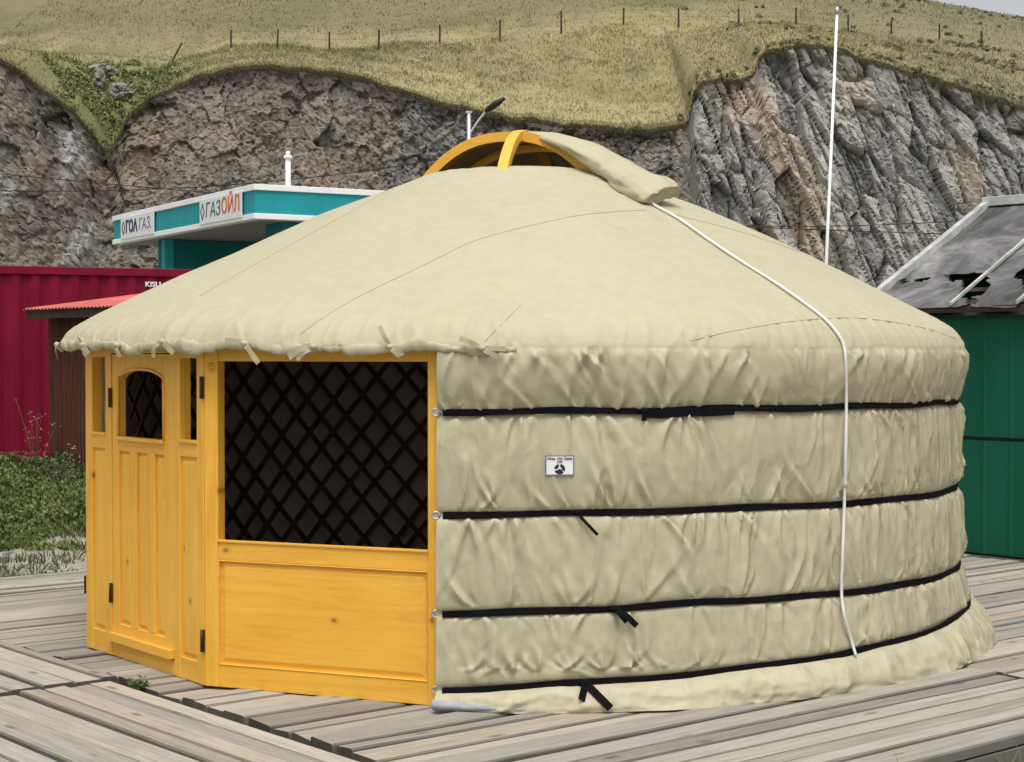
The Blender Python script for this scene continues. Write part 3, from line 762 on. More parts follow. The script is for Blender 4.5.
b = MB(); b.prism([(0, 0)] * 0 or [(x0 - .004, .088), (x1 + .0, .088), (x1 + .0, .132), (x0 - .004, .132)], -.028, .004)
part(b, 'weather_board', M_WH, door, MD)
for x, za, zb_ in ((.329, 1.350, 1.455), (.329, .290, .395)):
    b = MB(); b.box(x - .010, x + .014, -.006, .004, za, zb_, .002); b.tube([(x + .002, -.009, za), (x + .002, -.009, zb_)], .006, 8); part(b, 'hinge', M_HINGE, door, MD)
# window section
win = holder('window_frame', MW)
pieces('stile', [(.004, .082, 0, .065, .002, TOP), (1.222, LW + .02, 0, .065, .002, TOP)], M_WV, win, MW)
pieces('rail', [(.082, 1.222, .002, .063, .002, .112), (.082, 1.222, .002, .063, .628, .722), (.082, 1.222, .002, .063, 1.605, TOP - .004)], M_WH, win, MW)
b = MB(); b.box(.082, 1.222, .016, .05, .112, .628); b.frustum(.096, 1.208, .126, .614, .0163, .008, .022)
part(b, 'sill_panel', M_WH, win, MW)
b = MB()
for (xa, xb, za, zb_) in ((.082, 1.222, .112, .118), (.082, 1.222, .622, .628)): b.box(xa, xb, -.002, .03, za, zb_, .002)
for xa, xb in ((.082, .088), (1.216, 1.222)): b.box(xa, xb, -.002, .03, .118, .622, .002)
part(b, 'panel_molding', M_WH, win, MW)
b = MB(); b.box(.078, 1.226, -.006, .02, .716, .728, .002); part(b, 'window_sill', M_WH, win, MW)
for x, za, zb_ in ((-.006, 1.42, 1.53), (-.006, .17, .28)):
    b = MB(); b.box(x - .012, x + .012, -.010, .0, za, zb_, .002); b.tube([(x, -.012, za), (x, -.012, zb_)], .006, 8); part(b, 'hinge', M_HINGE, win, MW)
b = MB()                                                # carved rosette on the left stile
for q in range(8):
    c_, s_ = math.cos(q * math.pi / 4), math.sin(q * math.pi / 4)
    b.tube([(.048 + c_ * .008, -.003, 1.575 + s_ * .008), (.048 + c_ * .017, -.006, 1.575 + s_ * .017), (.048 + c_ * .027, -.002, 1.575 + s_ * .027)], [.003, .006, .002], 6)
b.tube([(.048, .002, 1.575), (.048, -.008, 1.575)], .007, 8); part(b, 'rosette', M_WV, win, MW)
# the next frame leaf beyond the door, seen edge-on at the left
PZ0 = pol(-67.6, 2.585, 0); b = MB(); PX = pol(-97, 2.585, 0)
mz = sec_matrix(PX, PA)
b.box(0, .1, 0, .06, .012, TOP, BV); b.box((PA - PX).length - .07, (PA - PX).length - .012, .004, .06, .012, TOP, BV); b.box(.1, (PA - PX).length - .07, .01, .055, .012, TOP, BV)
lf = part(b, 'side_wall_frame', M_WV, yurt, mz)
for za, zb_ in ((.30, .40), (1.38, 1.48)):
    b = MB(); b.box((PA - PX).length - .02, (PA - PX).length + .0, -.012, .002, za, zb_, .002); part(b, 'hinge', M_HINGE, lf, mz)
# --- lattice wall inside
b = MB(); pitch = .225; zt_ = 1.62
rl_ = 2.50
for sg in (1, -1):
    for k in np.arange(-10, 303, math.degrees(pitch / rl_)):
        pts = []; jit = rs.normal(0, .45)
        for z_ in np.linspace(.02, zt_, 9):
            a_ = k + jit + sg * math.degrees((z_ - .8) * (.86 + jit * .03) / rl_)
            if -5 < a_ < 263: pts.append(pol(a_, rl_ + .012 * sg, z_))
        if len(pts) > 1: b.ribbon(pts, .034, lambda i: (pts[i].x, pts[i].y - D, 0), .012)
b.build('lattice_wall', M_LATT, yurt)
# roof poles inside
pole0 = None
for k in range(48):
    a_ = k * 7.5
    p0 = pol(a_, .55, 2.655); p1 = pol(a_, 2.50, 1.665)
    if pole0 is None:
        b = MB(); b.tube([(0, 0, 0), (0, 0, 1)], .018, 6)
        pole0 = b.build('roof_pole', M_LATT); o = pole0
    else:
        o = pole0.copy(); COL.objects.link(o)
    q = (p1 - p0); o.matrix_world = Matrix.Translation(p0) @ q.to_track_quat('Z', 'Y').to_matrix().to_4x4() @ Matrix.Diagonal((1, 1, q.length, 1))
    parent_to(o, yurt)
# curtain behind the left sidelight
b = MB(); V = []
for i in range(13):
    for k in range(10):
        t = i / 12; z_ = 1.19 + .46 * k / 9
        V.append((.068 - (.015 + .03 * (9 - k) / 9) * t + .006 * math.sin(k * .9), .085 + .008 * math.sin(t * 14), z_))
b.grid(V, 13, 10); o = b.build('curtain', M_WHITE, None, MD)
tag(o, 'narrow white curtain hanging behind the slim pane left of the door', 'curtain')
# ================================================================= DECK
C1, S1 = math.cos(R(40)), math.sin(R(40))
def uv2(u, v): return (u * C1 - v * S1, u * S1 + v * C1)
UP_, UR_, UE = 3.96, 7.52, 11.72
VF, VQ, VB = 4.19, 7.70, 11.92
dk = MB(); tones = []
pr = np.random.default_rng(3)
def plank(u0, u1, v0, v1, along, zt=0.0):
    th_ = .045; t0, t1 = zt + pr.normal(0, .005), zt + pr.normal(0, .005)
    tilt = pr.normal(0, .0025); tone = float(np.clip(pr.normal(.97, .13), .62, 1.25)); hue = pr.normal(0, .025)
    nseg = max(2, int((u1 - u0 if along == 'u' else v1 - v0) / .45)); ph_ = pr.uniform(0, 50)
    V = []; UV = []
    L0, L1 = (u0, u1) if along == 'u' else (v0, v1); W0, W1 = (v0, v1) if along == 'u' else (u0, u1)
    ox = pr.uniform(0, 100); oy = pr.uniform(0, 100)
    for i in range(nseg + 1):
        t = i / nseg; l = L0 + (L1 - L0) * t
        zc = t0 + (t1 - t0) * t + .003 * float(vnoise(l * .9 + ph_, 0, 0, 2))
        jw = .0035 * float(vnoise(l * 2 + ph_, 3, 0, 4)); jx = .0035 * float(vnoise(l * 2 + ph_, 9, 0, 5))
        for wv, zo in ((W0 + jw, -th_), (W0 + jw, -.007), (W0 + jw + .009, 0), (W1 + jx - .009, 0), (W1 + jx, -.007), (W1 + jx, -th_)):
            x, y = uv2(l, wv) if along == 'u' else uv2(wv, l)
            V.append((x, y, zc + zo + tilt * (1 if wv > (W0 + W1) / 2 else -1))); UV.append((l + ox, (wv - W0) + oy))
    fs_ = []
    for i in range(nseg):
        for k in range(5): fs_.append((i * 6 + k, (i + 1) * 6 + k, (i + 1) * 6 + k + 1, i * 6 + k + 1))
    fs_ += [tuple(range(6)), tuple(nseg * 6 + k for k in range(5, -1, -1))]
    if along == 'u': fs_ = [tuple(reversed(f)) for f in fs_]
    full = (tone * (1 + hue), tone, tone * (1 - hue)); grime_shade = tuple(q * .5 for q in full)     # edge grime, with the shade of the gaps painted in
    o = len(dk.v); dk.v += V
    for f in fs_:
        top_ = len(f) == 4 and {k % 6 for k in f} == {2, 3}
        dk.f.append([o + k for k in f]); dk.c.append(full if top_ else (grime_shade if len(f) == 4 else tuple(q * .3 for q in full))); dk.sm.append(False); dk.uv += [UV[k] for k in f]  # end faces coloured darkest, as painted shade in the section gaps
def run(a0, a1):
    q = a0
    while q < a1 - .05:
        w_ = pr.choice([.12, .15, .165, .19, .215]); w_ = min(w_, a1 - q)
        g = pr.choice([.005, .010, .018, .034], p=[.45, .3, .15, .1])
        yield q, q + w_ - g; q += w_
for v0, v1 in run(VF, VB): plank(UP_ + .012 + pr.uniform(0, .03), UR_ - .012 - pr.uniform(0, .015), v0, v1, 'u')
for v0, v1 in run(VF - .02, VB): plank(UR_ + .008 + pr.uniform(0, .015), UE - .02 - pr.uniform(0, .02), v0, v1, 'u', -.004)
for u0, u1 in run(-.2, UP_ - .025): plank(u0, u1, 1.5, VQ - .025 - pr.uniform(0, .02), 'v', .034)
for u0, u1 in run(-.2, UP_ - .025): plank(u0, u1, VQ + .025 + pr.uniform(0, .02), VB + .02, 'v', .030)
# joists and rim boards under the planks
for v in np.arange(VF + .03, VB, .9):
    for u0, u1 in ((UP_ + .03, UR_ - .03), (UR_ + .03, UE - .05)):
        q = [uv2(u0, v - .04), uv2(u1, v - .04), uv2(u1, v + .04), uv2(u0, v + .04)]
        dk.add([(*p, -.16) for p in q] + [(*p, -.055) for p in q], [(0, 3, 2, 1), (4, 5, 6, 7), (0, 1, 5, 4), (1, 2, 6, 5), (2, 3, 7, 6), (3, 0, 4, 7)], (.5, .5, .5), [(0, 0)] * 8)
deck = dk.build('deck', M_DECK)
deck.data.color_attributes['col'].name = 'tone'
deck['kind'] = 'structure'

# ================================================================= GROUND
def ground_z(x, y):
    u = x * C1 + y * S1; v = -x * S1 + y * C1
    z = -.13 + .035 * fbm(x * .5, y * .5, 0, 4, 2) * sstep(0, 3, np.abs(y - 8) + 2)
    return z - .20 * sstep(VF + .2, VF - .5, v)
gx = np.concatenate([[-400, -150, -60, -30], np.arange(-14, 12, .14), [20, 30, 60, 150, 400]]); gy = np.concatenate([[-300, -60, -10, 0, 2], np.arange(3.5, 32, .16), np.arange(34, 78, 4), [140, 300, 600]])
GX, GY = np.meshgrid(gx, gy, indexing='ij'); GZ = ground_z(GX, GY)
GZ = np.where(GY > 90, GZ - .5, GZ)
pat = fbm(GX * .7, GY * .7, 0, 4, 31); c1 = np.array([.30, .265, .215]); c2 = np.array([.115, .125, .055]); c3 = np.array([.36, .33, .28])
m1 = sstep(-.05, .3, pat)[..., None]; m2 = sstep(.1, .4, fbm(GX * 1.9, GY * 1.9, 0, 3, 77))[..., None]
gc = (c1 * (1 - m1) + c2 * m1) * (1 - m2) + c3 * m2 * .5 + c1 * m2 * .5
big_mesh('ground', np.stack([GX, GY, GZ], -1).reshape(-1, 3), quads(len(gx), len(gy)), M_SOIL, gc.reshape(-1, 3), True, 'structure')

# ================================================================= FOLIAGE HELPERS
def leaf_mass(name, centres, sizes, cols, nleaf, lsize, m=M_LEAF, flat=.6, upright=0.0, rg=RNG, kind='stuff', lift=0.0):
    """clumps of small four-sided leaves through each clump's volume"""
    n = len(centres); k = n * nleaf
    ci = np.repeat(np.arange(n), nleaf)
    d = rg.normal(size=(k, 3)); d /= np.linalg.norm(d, axis=1)[:, None]; rad = rg.random(k) ** .45
    p = centres[ci] + d * rad[:, None] * sizes[ci] + np.array([0, 0, lift])
    ax = rg.normal(size=(k, 3)); ax[:, 2] += upright * 3; ax /= np.linalg.norm(ax, axis=1)[:, None]
    bx = np.cross(ax, rg.normal(size=(k, 3))); bx /= np.linalg.norm(bx, axis=1)[:, None]
    L = lsize * rg.uniform(.6, 1.4, k)[:, None]
    V = np.stack([p - ax * L * .5, p + bx * L * .22 * flat, p + ax * L * .5, p - bx * L * .22 * flat], 1).reshape(-1, 3)
    Fq = np.arange(k * 4).reshape(-1, 4)
    c = cols[ci] * rg.uniform(.75, 1.25, (k, 1)); c = np.repeat(c, 4, 0)
    return big_mesh(name, V, Fq, m, c, False, kind)
def blades(name, base, h, w_, cols, lean=.5, rg=RNG, kind='stuff', m=M_LEAF):
    k = len(base); an = rg.uniform(0, 6.283, k); ln = rg.normal(0, lean, (k, 2)) * h[:, None]
    sx = np.cos(an) * w_; sy = np.sin(an) * w_
    tip = base + np.stack([ln[:, 0], ln[:, 1], h], 1)
    mid = base + np.stack([ln[:, 0] * .35, ln[:, 1] * .35, h * .6], 1); s_ = np.stack([sx, sy, 0 * sx], 1)
    V = np.stack([base - s_, base + s_, mid + s_ * .7, tip, mid - s_ * .7], 1).reshape(-1, 3)
    Fq = np.arange(k * 5).reshape(-1, 5)
    return big_mesh(name, V, Fq, m, np.repeat(cols, 5, 0), False, kind)

# weeds and grass between the deck and the container
rg = np.random.default_rng(21)
n = 900; X = rg.uniform(-8.6, -3.0, n); Y = rg.uniform(15.2, 23.0, n)
dens = fbm(X * .5, Y * .5, 0, 3, 4); hgt = np.interp(Y, [15.2, 17, 20, 22.5], [.06, .17, .32, .44]) * (1 + .5 * dens + .9 * fbm(X * 1.1, Y * .8, 0, 3, 14))
keep = (dens > -.45) | (Y > 16.5); X, Y, hgt, dens = X[keep], Y[keep], hgt[keep], dens[keep]; n = len(X)
g1, g2 = np.array([.062, .100, .022]), np.array([.165, .195, .065]); mixk = rg.random((n, 1))
cl = g1 * (1 - mixk) + g2 * mixk
leaf_mass('weeds', np.stack([X, Y, -.12 + hgt * .5], 1), np.stack([.2 + 0 * hgt, .2 + 0 * hgt, hgt * .6], 1), cl, 120, .058, flat=1.1, upright=.45, rg=rg)
k = 26000; X = rg.uniform(-8.4, -2.6, k); Y = rg.uniform(13.0, 22.8, k)
pt_ = fbm(X * .9, Y * .9, 0, 3, 12); keep = (pt_ > .02) | (Y > 16.2); X, Y = X[keep], Y[keep]
vdk = -X * S1 + Y * C1; keep = vdk > VB + .05; X, Y = X[keep], Y[keep]; k = len(X)
hh = rg.uniform(.03, .10, k) * np.interp(Y, [13, 16, 20], [.6, 1.2, 3.0])
cc = np.where(rg.random((k, 1)) < .25, [.22, .20, .10], [.075, .105, .038]) * rg.uniform(.7, 1.3, (k, 1))
blades('short_grass', np.stack([X, Y, ground_z(X, Y) - .01], 1), hh, .008, cc, .5, rg)
# stones on the bare strip
mb = MB()
for _ in range(260):
    x, y = rg.uniform(-7, -2.8), rg.uniform(13.2, 17.0)
    if -x * S1 + y * C1 < VB + .1: continue
    s_ = rg.uniform(.012, .05) * (1 if rg.random() < .93 else 1.8); z = float(ground_z(np.array(x), np.array(y)))
    V = [(x + s_ * a_ * rg.uniform(.7, 1.2), y + s_ * b_ * rg.uniform(.7, 1.2), z + s_ * c_ * rg.uniform(.4, .8)) for a_, b_, c_ in ((1, 0, 0), (-1, 0, 0), (0, 1, 0), (0, -1, 0), (0, 0, 1), (.6, .6, .6), (-.6, .5, .7))]
    q = rg.uniform(.16, .30); mb.add(V, [(0, 5, 4), (5, 2, 4), (2, 6, 4), (6, 1, 4), (1, 3, 4), (3, 0, 4), (0, 2, 5), (1, 6, 2)], (q, q * .95, q * .87))
o = mb.build('gravel', M_SOIL); o['kind'] = 'stuff'
# tall dry weed in front of the container
def stalk_plant(name, label, cat, x, y, z0, ns, h0, spread, col1, col2, seed, leafn=26, lsz=.05, group=None):
    r_ = np.random.default_rng(seed); t = thing(name, label, cat, (x, y, z0), 0, group)
    b = MB(); cs = []
    for _ in range(ns):
        an = r_.uniform(0, 6.28); sp = spread * r_.uniform(.3, 1); h_ = h0 * r_.uniform(.6, 1.05)
        pts = [Vector((x, y, z0)) + Vector((math.cos(an) * sp * q ** 1.5, math.sin(an) * sp * q ** 1.5, h_ * q)) for q in np.linspace(0, 1, 7)]
        b.tube(pts, [.007 * (1 - .75 * q) * (h0 / .9) for q in np.linspace(0, 1, 7)], 5, col=col1); cs += [(p, i / 6) for i, p in enumerate(pts)]
    b.build('stem', M_LEAF, t)
    b = MB()
    for p, q in cs:
        for _ in range(leafn // 6):
            d_ = Vector(r_.normal(size=3)); d_.z = abs(d_.z) * .7; d_.normalize(); L = lsz * r_.uniform(.6, 1.3) * (1.1 - .4 * q)
            s_ = d_.cross(Vector(r_.normal(size=3))).normalized() * L * .2; p0 = p + Vector(r_.normal(size=3)) * .015 * (h0 / .9)
            f = r_.uniform(.75, 1.25); b.add([p0, p0 + d_ * L * .5 + s_, p0 + d_ * L, p0 + d_ * L * .5 - s_], [(0, 1, 2, 3)], tuple(c * f for c in col2))
    b.build('leaves', M_LEAF, t)
    return t
p = P3(36, 480, 22.2)
stalk_plant('tall_weed', 'tall dry reddish weed standing against the red container', 'weed', p.x, p.y, -.12, 8, 1.15, .34, (.16, .10, .06), (.20, .12, .085), 5, 30, .06)
x_, y_ = uv2(UP_ + .005, 7.58)
stalk_plant('weed_sprout', 'small green weed growing from the gap between deck sections by the door', 'weed', x_, y_, -.05, 9, .085, .06, (.06, .09, .03), (.085, .14, .035), 8, 24, .04)
p = P3(60, 485, 20.6)
stalk_plant('grey_weed', 'pale grey-green weed standing before the brown shed boards', 'weed', p.x, p.y, -.12, 9, .62, .22, (.10, .11, .06), (.17, .19, .11), 15, 40, .06)
# grass below the deck's front corner
k = 1500; U = rg.uniform(5, 8.5, k); V_ = rg.uniform(VF - .45, VF - .02, k); X = U * C1 - V_ * S1; Y = U * S1 + V_ * C1
cc = np.where(rg.random((k, 1)) < .5, [.30, .26, .15], [.09, .12, .04]) * rg.uniform(.7, 1.3, (k, 1))
blades('edge_grass', np.stack([X, Y, ground_z(X, Y) - .01], 1), rg.uniform(.06, .24, k), .004, cc, .45, rg)

# ================================================================= RED CONTAINER
CD = Vector((2.43, 1.1, 0)).normalized()
CO_ = P3(0, 352, 24.6); CO_.z = .02
rzc = math.atan2(CD.y, CD.x)
cont = thing('shipping_container', 'dark red corrugated shipping container behind the weeds and brown shed', 'container', (CO_ - CD * 3.0)[:2] + (0.02,), rzc)
MC = Matrix.Translation(cont.location) @ Matrix.Rotation(rzc, 4, 'Z')
LC, HCn, WC = 12.19, 2.885, 2.44
b = MB(); pz = [(0, 0), (.07, 0), (.105, .036), (.175, .036), (.21, 0)]; pitch = .28; xs = []; x = .12
prof_ = []
while x < LC - .3:
    for dx, dy in ((0, 0), (.072, 0), (.14, .036), (.212, .036)): prof_.append((x + dx, .012 + dy))
    x += .28
V = []
for x, y in prof_: V += [(x, y, .17), (x, y, HCn - .12)]
for (x, y) in prof_: V += [(x, WC - y, .17), (x, WC - y, HCn - .12)]
n = len(prof_)
b.add(V, [(2 * i, 2 * i + 2, 2 * i + 3, 2 * i + 1) for i in range(n - 1)] + [(2 * n + 2 * i, 2 * n + 2 * i + 1, 2 * n + 2 * i + 3, 2 * n + 2 * i + 2) for i in range(n - 1)])
b.build('side_panel', M_RED, cont, MC)
b = MB(); b.box(0, LC, -.012, .06, HCn - .125, HCn - .005, .008); b.box(0, LC, WC - .06, WC + .012, HCn - .125, HCn - .005, .008); b.build('top_rail', M_RED, cont, MC)
b = MB(); b.box(0, LC, -.012, .06, 0, .175, .008); b.box(0, LC, WC - .06, WC + .012, 0, .175, .008); b.build('bottom_rail', M_RED, cont, MC)
for x in (.0, LC - .16):
    for y in (-.016, WC - .15):
        b = MB(); b.box(x, x + .165, y, y + .166, -.004, HCn + .004, .01); b.build('corner_post', M_RED, cont, MC)
b = MB(); b.box(.1, LC - .1, .02, WC - .02, HCn - .06, HCn - .02); b.build('roof', M_OLDWHITE, cont, MC)
for xe in (.05, LC - .09):
    b = MB(); b.box(xe, xe + .04, .05, WC - .05, .1, HCn - .1); b.build('end_wall', M_RED, cont, MC)
xt = (P3(155, 286, 25.4) - Vector(cont.location)).dot(CD)
text('KISU', .105, M_WHITE, 'lettering', cont, MC @ Matrix.Translation((xt, -.005, HCn - .245)) @ Matrix.Rotation(R(90), 4, 'X'), bold=.002, extr=.012, xs=1.1)
text('4', .105, M_WHITE, 'lettering', cont, MC @ Matrix.Translation((xt + .36, -.005, HCn - .245)) @ Matrix.Rotation(R(90), 4, 'X'), bold=.002, extr=.012)

# ================================================================= BROWN SHED
SO = P3(48.5, 352, 22.6); SO.z = -.1
rzs = R(-46)
shed = thing('plank_shed', 'brown plank shed with faded red corrugated roof against the red container', 'shed', SO, rzs)
MS = Matrix.Translation(SO) @ Matrix.Rotation(rzs, 4, 'Z')
SW, SDp, SH = 2.6, 2.0, 2.20
b = MB(); x = 0.0; rb = np.random.default_rng(4)
while x < SW:
    w_ = rb.uniform(.085, .125); b.box(x, min(SW, x + w_ - .004), rb.uniform(-.004, .004), .03, .12 + rb.uniform(-.01, .01), SH, .002); x += w_
b.build('board_wall', M_BROWN, shed, MS)
b = MB(); b.box(0, .03, .031, SDp, .12, SH + .15); b.box(SW - .03, SW, .031, SDp, .12, SH + .15); b.box(.03, SW - .03, SDp - .03, SDp, .12, SH + .3); b.build('side_wall', M_BROWN, shed, MS)
b = MB(); b.box(-.02, SW + .02, -.012, SDp, .02, .125, .004); b.build('ground_beam', M_DARKW, shed, MS)
b = MB(); b.box(-.11, SW + .1, -.26, -.215, SH - .015, SH + .10, .004)
for x in np.arange(-.18, SW + .2, .75): b.box(x, x + .05, -.215, SDp, SH, SH + .07)
b.build('eave_board', M_DARKW, shed, MS)
b = MB(); V = []; nx = 150
for i in range(nx):
    x = -.13 + (SW + .3) * i / (nx - 1)
    for y in (-.30, SDp * .5, SDp + .1): V.append((x, y, SH + .115 + .012 * math.sin(2 * math.pi * x / .09) + (y + .3) * .135))
b.grid(V, nx, 3); rf = b.build('roof', M_SALMON, shed, MS)
md = rf.modifiers.new('s', 'SOLIDIFY'); md.thickness = .006

# ================================================================= GREEN SHED
def wuv(u, v, z): x, y = uv2(u, v); return Vector((x, y, z))
gu, gv0, gv1 = 11.75, 8.94, 2.2
gs = thing('green_shed', 'dark green metal shed with torn grey roofing felt beside the deck', 'shed', wuv(gu, 8.94, 0))
ex, ey = Vector((*uv2(0, -1), 0)), Vector((*uv2(1, 0), 0))      # along the front to the right, and away
MG = Matrix(((ex.x, ey.x, 0, wuv(gu, gv0, 0).x), (ex.y, ey.y, 0, wuv(gu, gv0, 0).y), (0, 0, 1, 0), (0, 0, 0, 1)))
GL, GD, GH, GR = gv0 - gv1, 3.5, 1.99, 1.0
b = MB(); x = 0.0; pf = []
while x < GL:
    pf += [(x, 0), (x + .105, 0), (x + .115, -.010), (x + .135, -.010), (x + .145, 0)]; x += .25
for z0, z1 in ((.02, .935), (.965, GH)):
    V = []
    for x, y in pf: V += [(x, y, z0), (x, y, z1)]
    b.add(V, [(2 * i, 2 * i + 2, 2 * i + 3, 2 * i + 1) for i in range(len(pf) - 1)])
wl = b.build('front_wall', M_GREEN, gs, MG)
b = MB(); b.box(0, GL, .02, .06, .0, GH - .03); b.build('wall_backing', M_BLACKP, gs, MG)
b = MB(); b.prism([(0, 0)], 0, 0) if False else None
for x in (0.03, GL - .06):
    b.add([(x, .07, 0), (x, GD, 0), (x, GD, GH), (x, GD / 2, GH + GR - .08), (x, .07, GH - .03)], [(0, 1, 2, 3, 4)])
b.box(0, GL, GD - .05, GD, 0, GH); b.build('gable_wall', M_GREEN, gs, MG)
# roof plane with holes torn in the felt
def roofpt(x, t, o=0.0): return (x, -.12 + t * (GD / 2 + .12), GH + .02 + t * (GR) + o)
nx, ny = 220, 90; xs = np.linspace(-.25, GL + .1, nx); ts = np.linspace(0, 1, ny)
XX, TT = np.meshgrid(xs, ts, indexing='ij')
hole = fbm(XX * 2.0 + .9 * TT, TT * 3.0, 0, 5, 19) + .55 * fbm(XX * 4, TT * 8, 1, 3, 23) * .6
lim = np.interp(TT, [0, .05, .18, .45, .65, 1], [-.02, -.13, -.18, -.12, .14, 2]) + np.interp(XX, [0, .55, .8, 1.3], [.6, .22, .0, -.04]) + np.where((TT > .30) & (XX < .75), .5, 0)
hm = hole > lim
oz = .018 * fbm(XX * 1.5, TT * 5, 0, 4, 60) + .022 * np.clip(1 - np.abs(hole - lim) * 7, 0, 1) + .010 * np.clip(1 - np.abs(vnoise(XX * 2, TT * 9, 0, 61)) * 3, 0, 1)
V = np.stack([XX, -.12 + TT * (GD / 2 + .12), GH + .02 + TT * GR + oz], -1).reshape(-1, 3)
q = quads(nx, ny); hq = hm.reshape(-1)[q].sum(1) < 2
me_o = big_mesh('roofing_felt', V, q[hq], M_FELT, smooth=False)
me_o.matrix_world = MG; parent_to(me_o, gs)
b = MB()      # far slope
b.add([(-.25, GD / 2, GH + .02 + GR), (GL + .1, GD / 2, GH + .02 + GR), (GL + .1, GD + .12, GH + .02), (-.25, GD + .12, GH + .02)], [(0, 1, 2, 3)]); b.build('far_roof_slope', M_FELT, gs, MG)
b = MB()      # roof boards under the felt
for k_ in range(9):
    t0 = .03 + k_ * .108; p0 = roofpt(0, t0, -.10); p1 = roofpt(0, t0 + .035, -.10)
    b.add([(-.2, p0[1], p0[2]), (GL, p0[1], p0[2]), (GL, p1[1], p1[2]), (-.2, p1[1], p1[2])], [(0, 1, 2, 3)])
b.build('roof_boards', M_DARKW, gs, MG)
def sloped_bar(name, x0, x1, t0, t1, o0, o1, m):
    b = MB(); V = []
    for t in (t0, t1):
        for x, o_ in ((x0, o0), (x1, o0), (x1, o1), (x0, o1)): V.append(roofpt(x, t, o_))
    b.add(V, [(0, 1, 2, 3), (7, 6, 5, 4), (0, 4, 5, 1), (1, 5, 6, 2), (2, 6, 7, 3), (3, 7, 4, 0)]); return b.build(name, m, gs, MG)
sloped_bar('verge_trim', -.30, -.235, -.02, 1.0, -.06, .07, M_OLDWHITE)
for x in (.62, 1.24, 1.9, 2.6, 3.4, 4.3, 5.2): sloped_bar('roof_batten', x, x + .024, .0, .98, .02, .045, M_OLDWHITE)
b = MB(); b.box(-.30, GL + .12, GD / 2 - .10, GD / 2 + .04, GH + GR + .0, GH + GR + .085, .004); b.build('ridge_trim', M_OLDWHITE, gs, MG)
b = MB(); b.box(-.2, GL, -.10, -.06, GH - .02, GH + .035, .003); b.build('eave_board', M_DARKW, gs, MG)

# ================================================================= FILLING STATION
K0 = P3(255, 352, 46.0); K0.z = -.1
dl = Vector((-6.4, 11.0, 0)).normalized(); dr = Vector((.864, .503, 0))
fs = thing('station_canopy', 'teal and white filling station canopy with two white sign boards', 'canopy', K0)
ML = Matrix(((-dl.x, dr.x, 0, K0.x + dl.x * 12.7), (-dl.y, dr.y, 0, K0.y + dl.y * 12.7), (0, 0, 1, 0), (0, 0, 0, 1)))   # x from the far end to the corner, y away to the right
CL, CW_, Z0, Z1 = 12.7, 9.0, 5.25, 6.16
b = MB(); b.box(0.02, CL - .02, .02, CW_ - .02, Z0 + .06, Z1 - .08); b.build('fascia', M_TEAL, fs, ML)
for nm, z0, z1 in (('top_trim', Z1 - .13, Z1 + .03), ('bottom_trim', Z0, Z0 + .15)):
    b = MB(); b.box(-.03, CL + .03, -.03, CW_ + .03, z0, z1, .01); b.build(nm, M_WHITE, fs, ML)
b = MB(); b.box(.25, CL - .25, .25, CW_ - .25, Z0 - .02, Z0 + .02); b.build('soffit', M_SOFFIT, fs, ML)
def fx(px):      # where a photo column meets the left face
    k_ = (px - 512) / F; q = Vector((K0.x, K0.y)); t = (k_ * q.y - q.x) / (dl.x - k_ * dl.y); return CL - t
for px0, px1, kind in ((123, 156, 0), (202, 244, 1)):
    x0, x1 = fx(px0), fx(px1); xc = (x0 + x1) / 2; wd = x1 - x0
    b = MB(); b.box(x0, x1, -.06, -.035, Z0 + .10, Z1 - .10, .004); sg = b.build('sign_board', M_CARD, fs, ML)
    def T(xx, z): return ML @ Matrix.Translation((xx, -.065, z)) @ Matrix.Rotation(R(90), 4, 'X')
    zc = (Z0 + Z1) / 2
    def diamond(xx, w_, h_, m):
        b = MB()
        for sgn in (-1, 1):
            b.add([(xx + sgn * .05 * w_, -.066, zc + h_), (xx + sgn * w_, -.066, zc), (xx + sgn * .05 * w_, -.066, zc - h_), (xx + sgn * .05 * w_, -.066, zc - h_ * .62), (xx + sgn * w_ * .55, -.066, zc), (xx + sgn * .05 * w_, -.066, zc + h_ * .62)], [(0, 1, 4, 5), (1, 2, 3, 4)])
        b.build('emblem', m, sg, ML)
    if kind == 0:
        diamond(x0 + wd * .09, wd * .055, .24, M_INKN)
        text('ГОА', .52, M_INKN, 'lettering', sg, T(x0 + wd * .34, zc), bold=.022, extr=.004, xs=wd * .36 / 1.05)
        text('ГАЗ.', .52, M_INKGR, 'lettering', sg, T(x0 + wd * .745, zc), extr=.004, xs=wd * .36 / 1.05, shear=.12)
    else:
        diamond(x0 + wd * .075, wd * .055, .27, M_INKG)
        text('ГАЗ', .58, M_INKG, 'lettering', sg, T(x0 + wd * .33, zc), extr=.004, xs=wd * .36 / 1.05, shear=.12)
        text('ОЙЛ', .60, M_INKO, 'lettering', sg, T(x0 + wd * .75, zc + .03), bold=.012, extr=.004, xs=wd * .40 / 1.25)
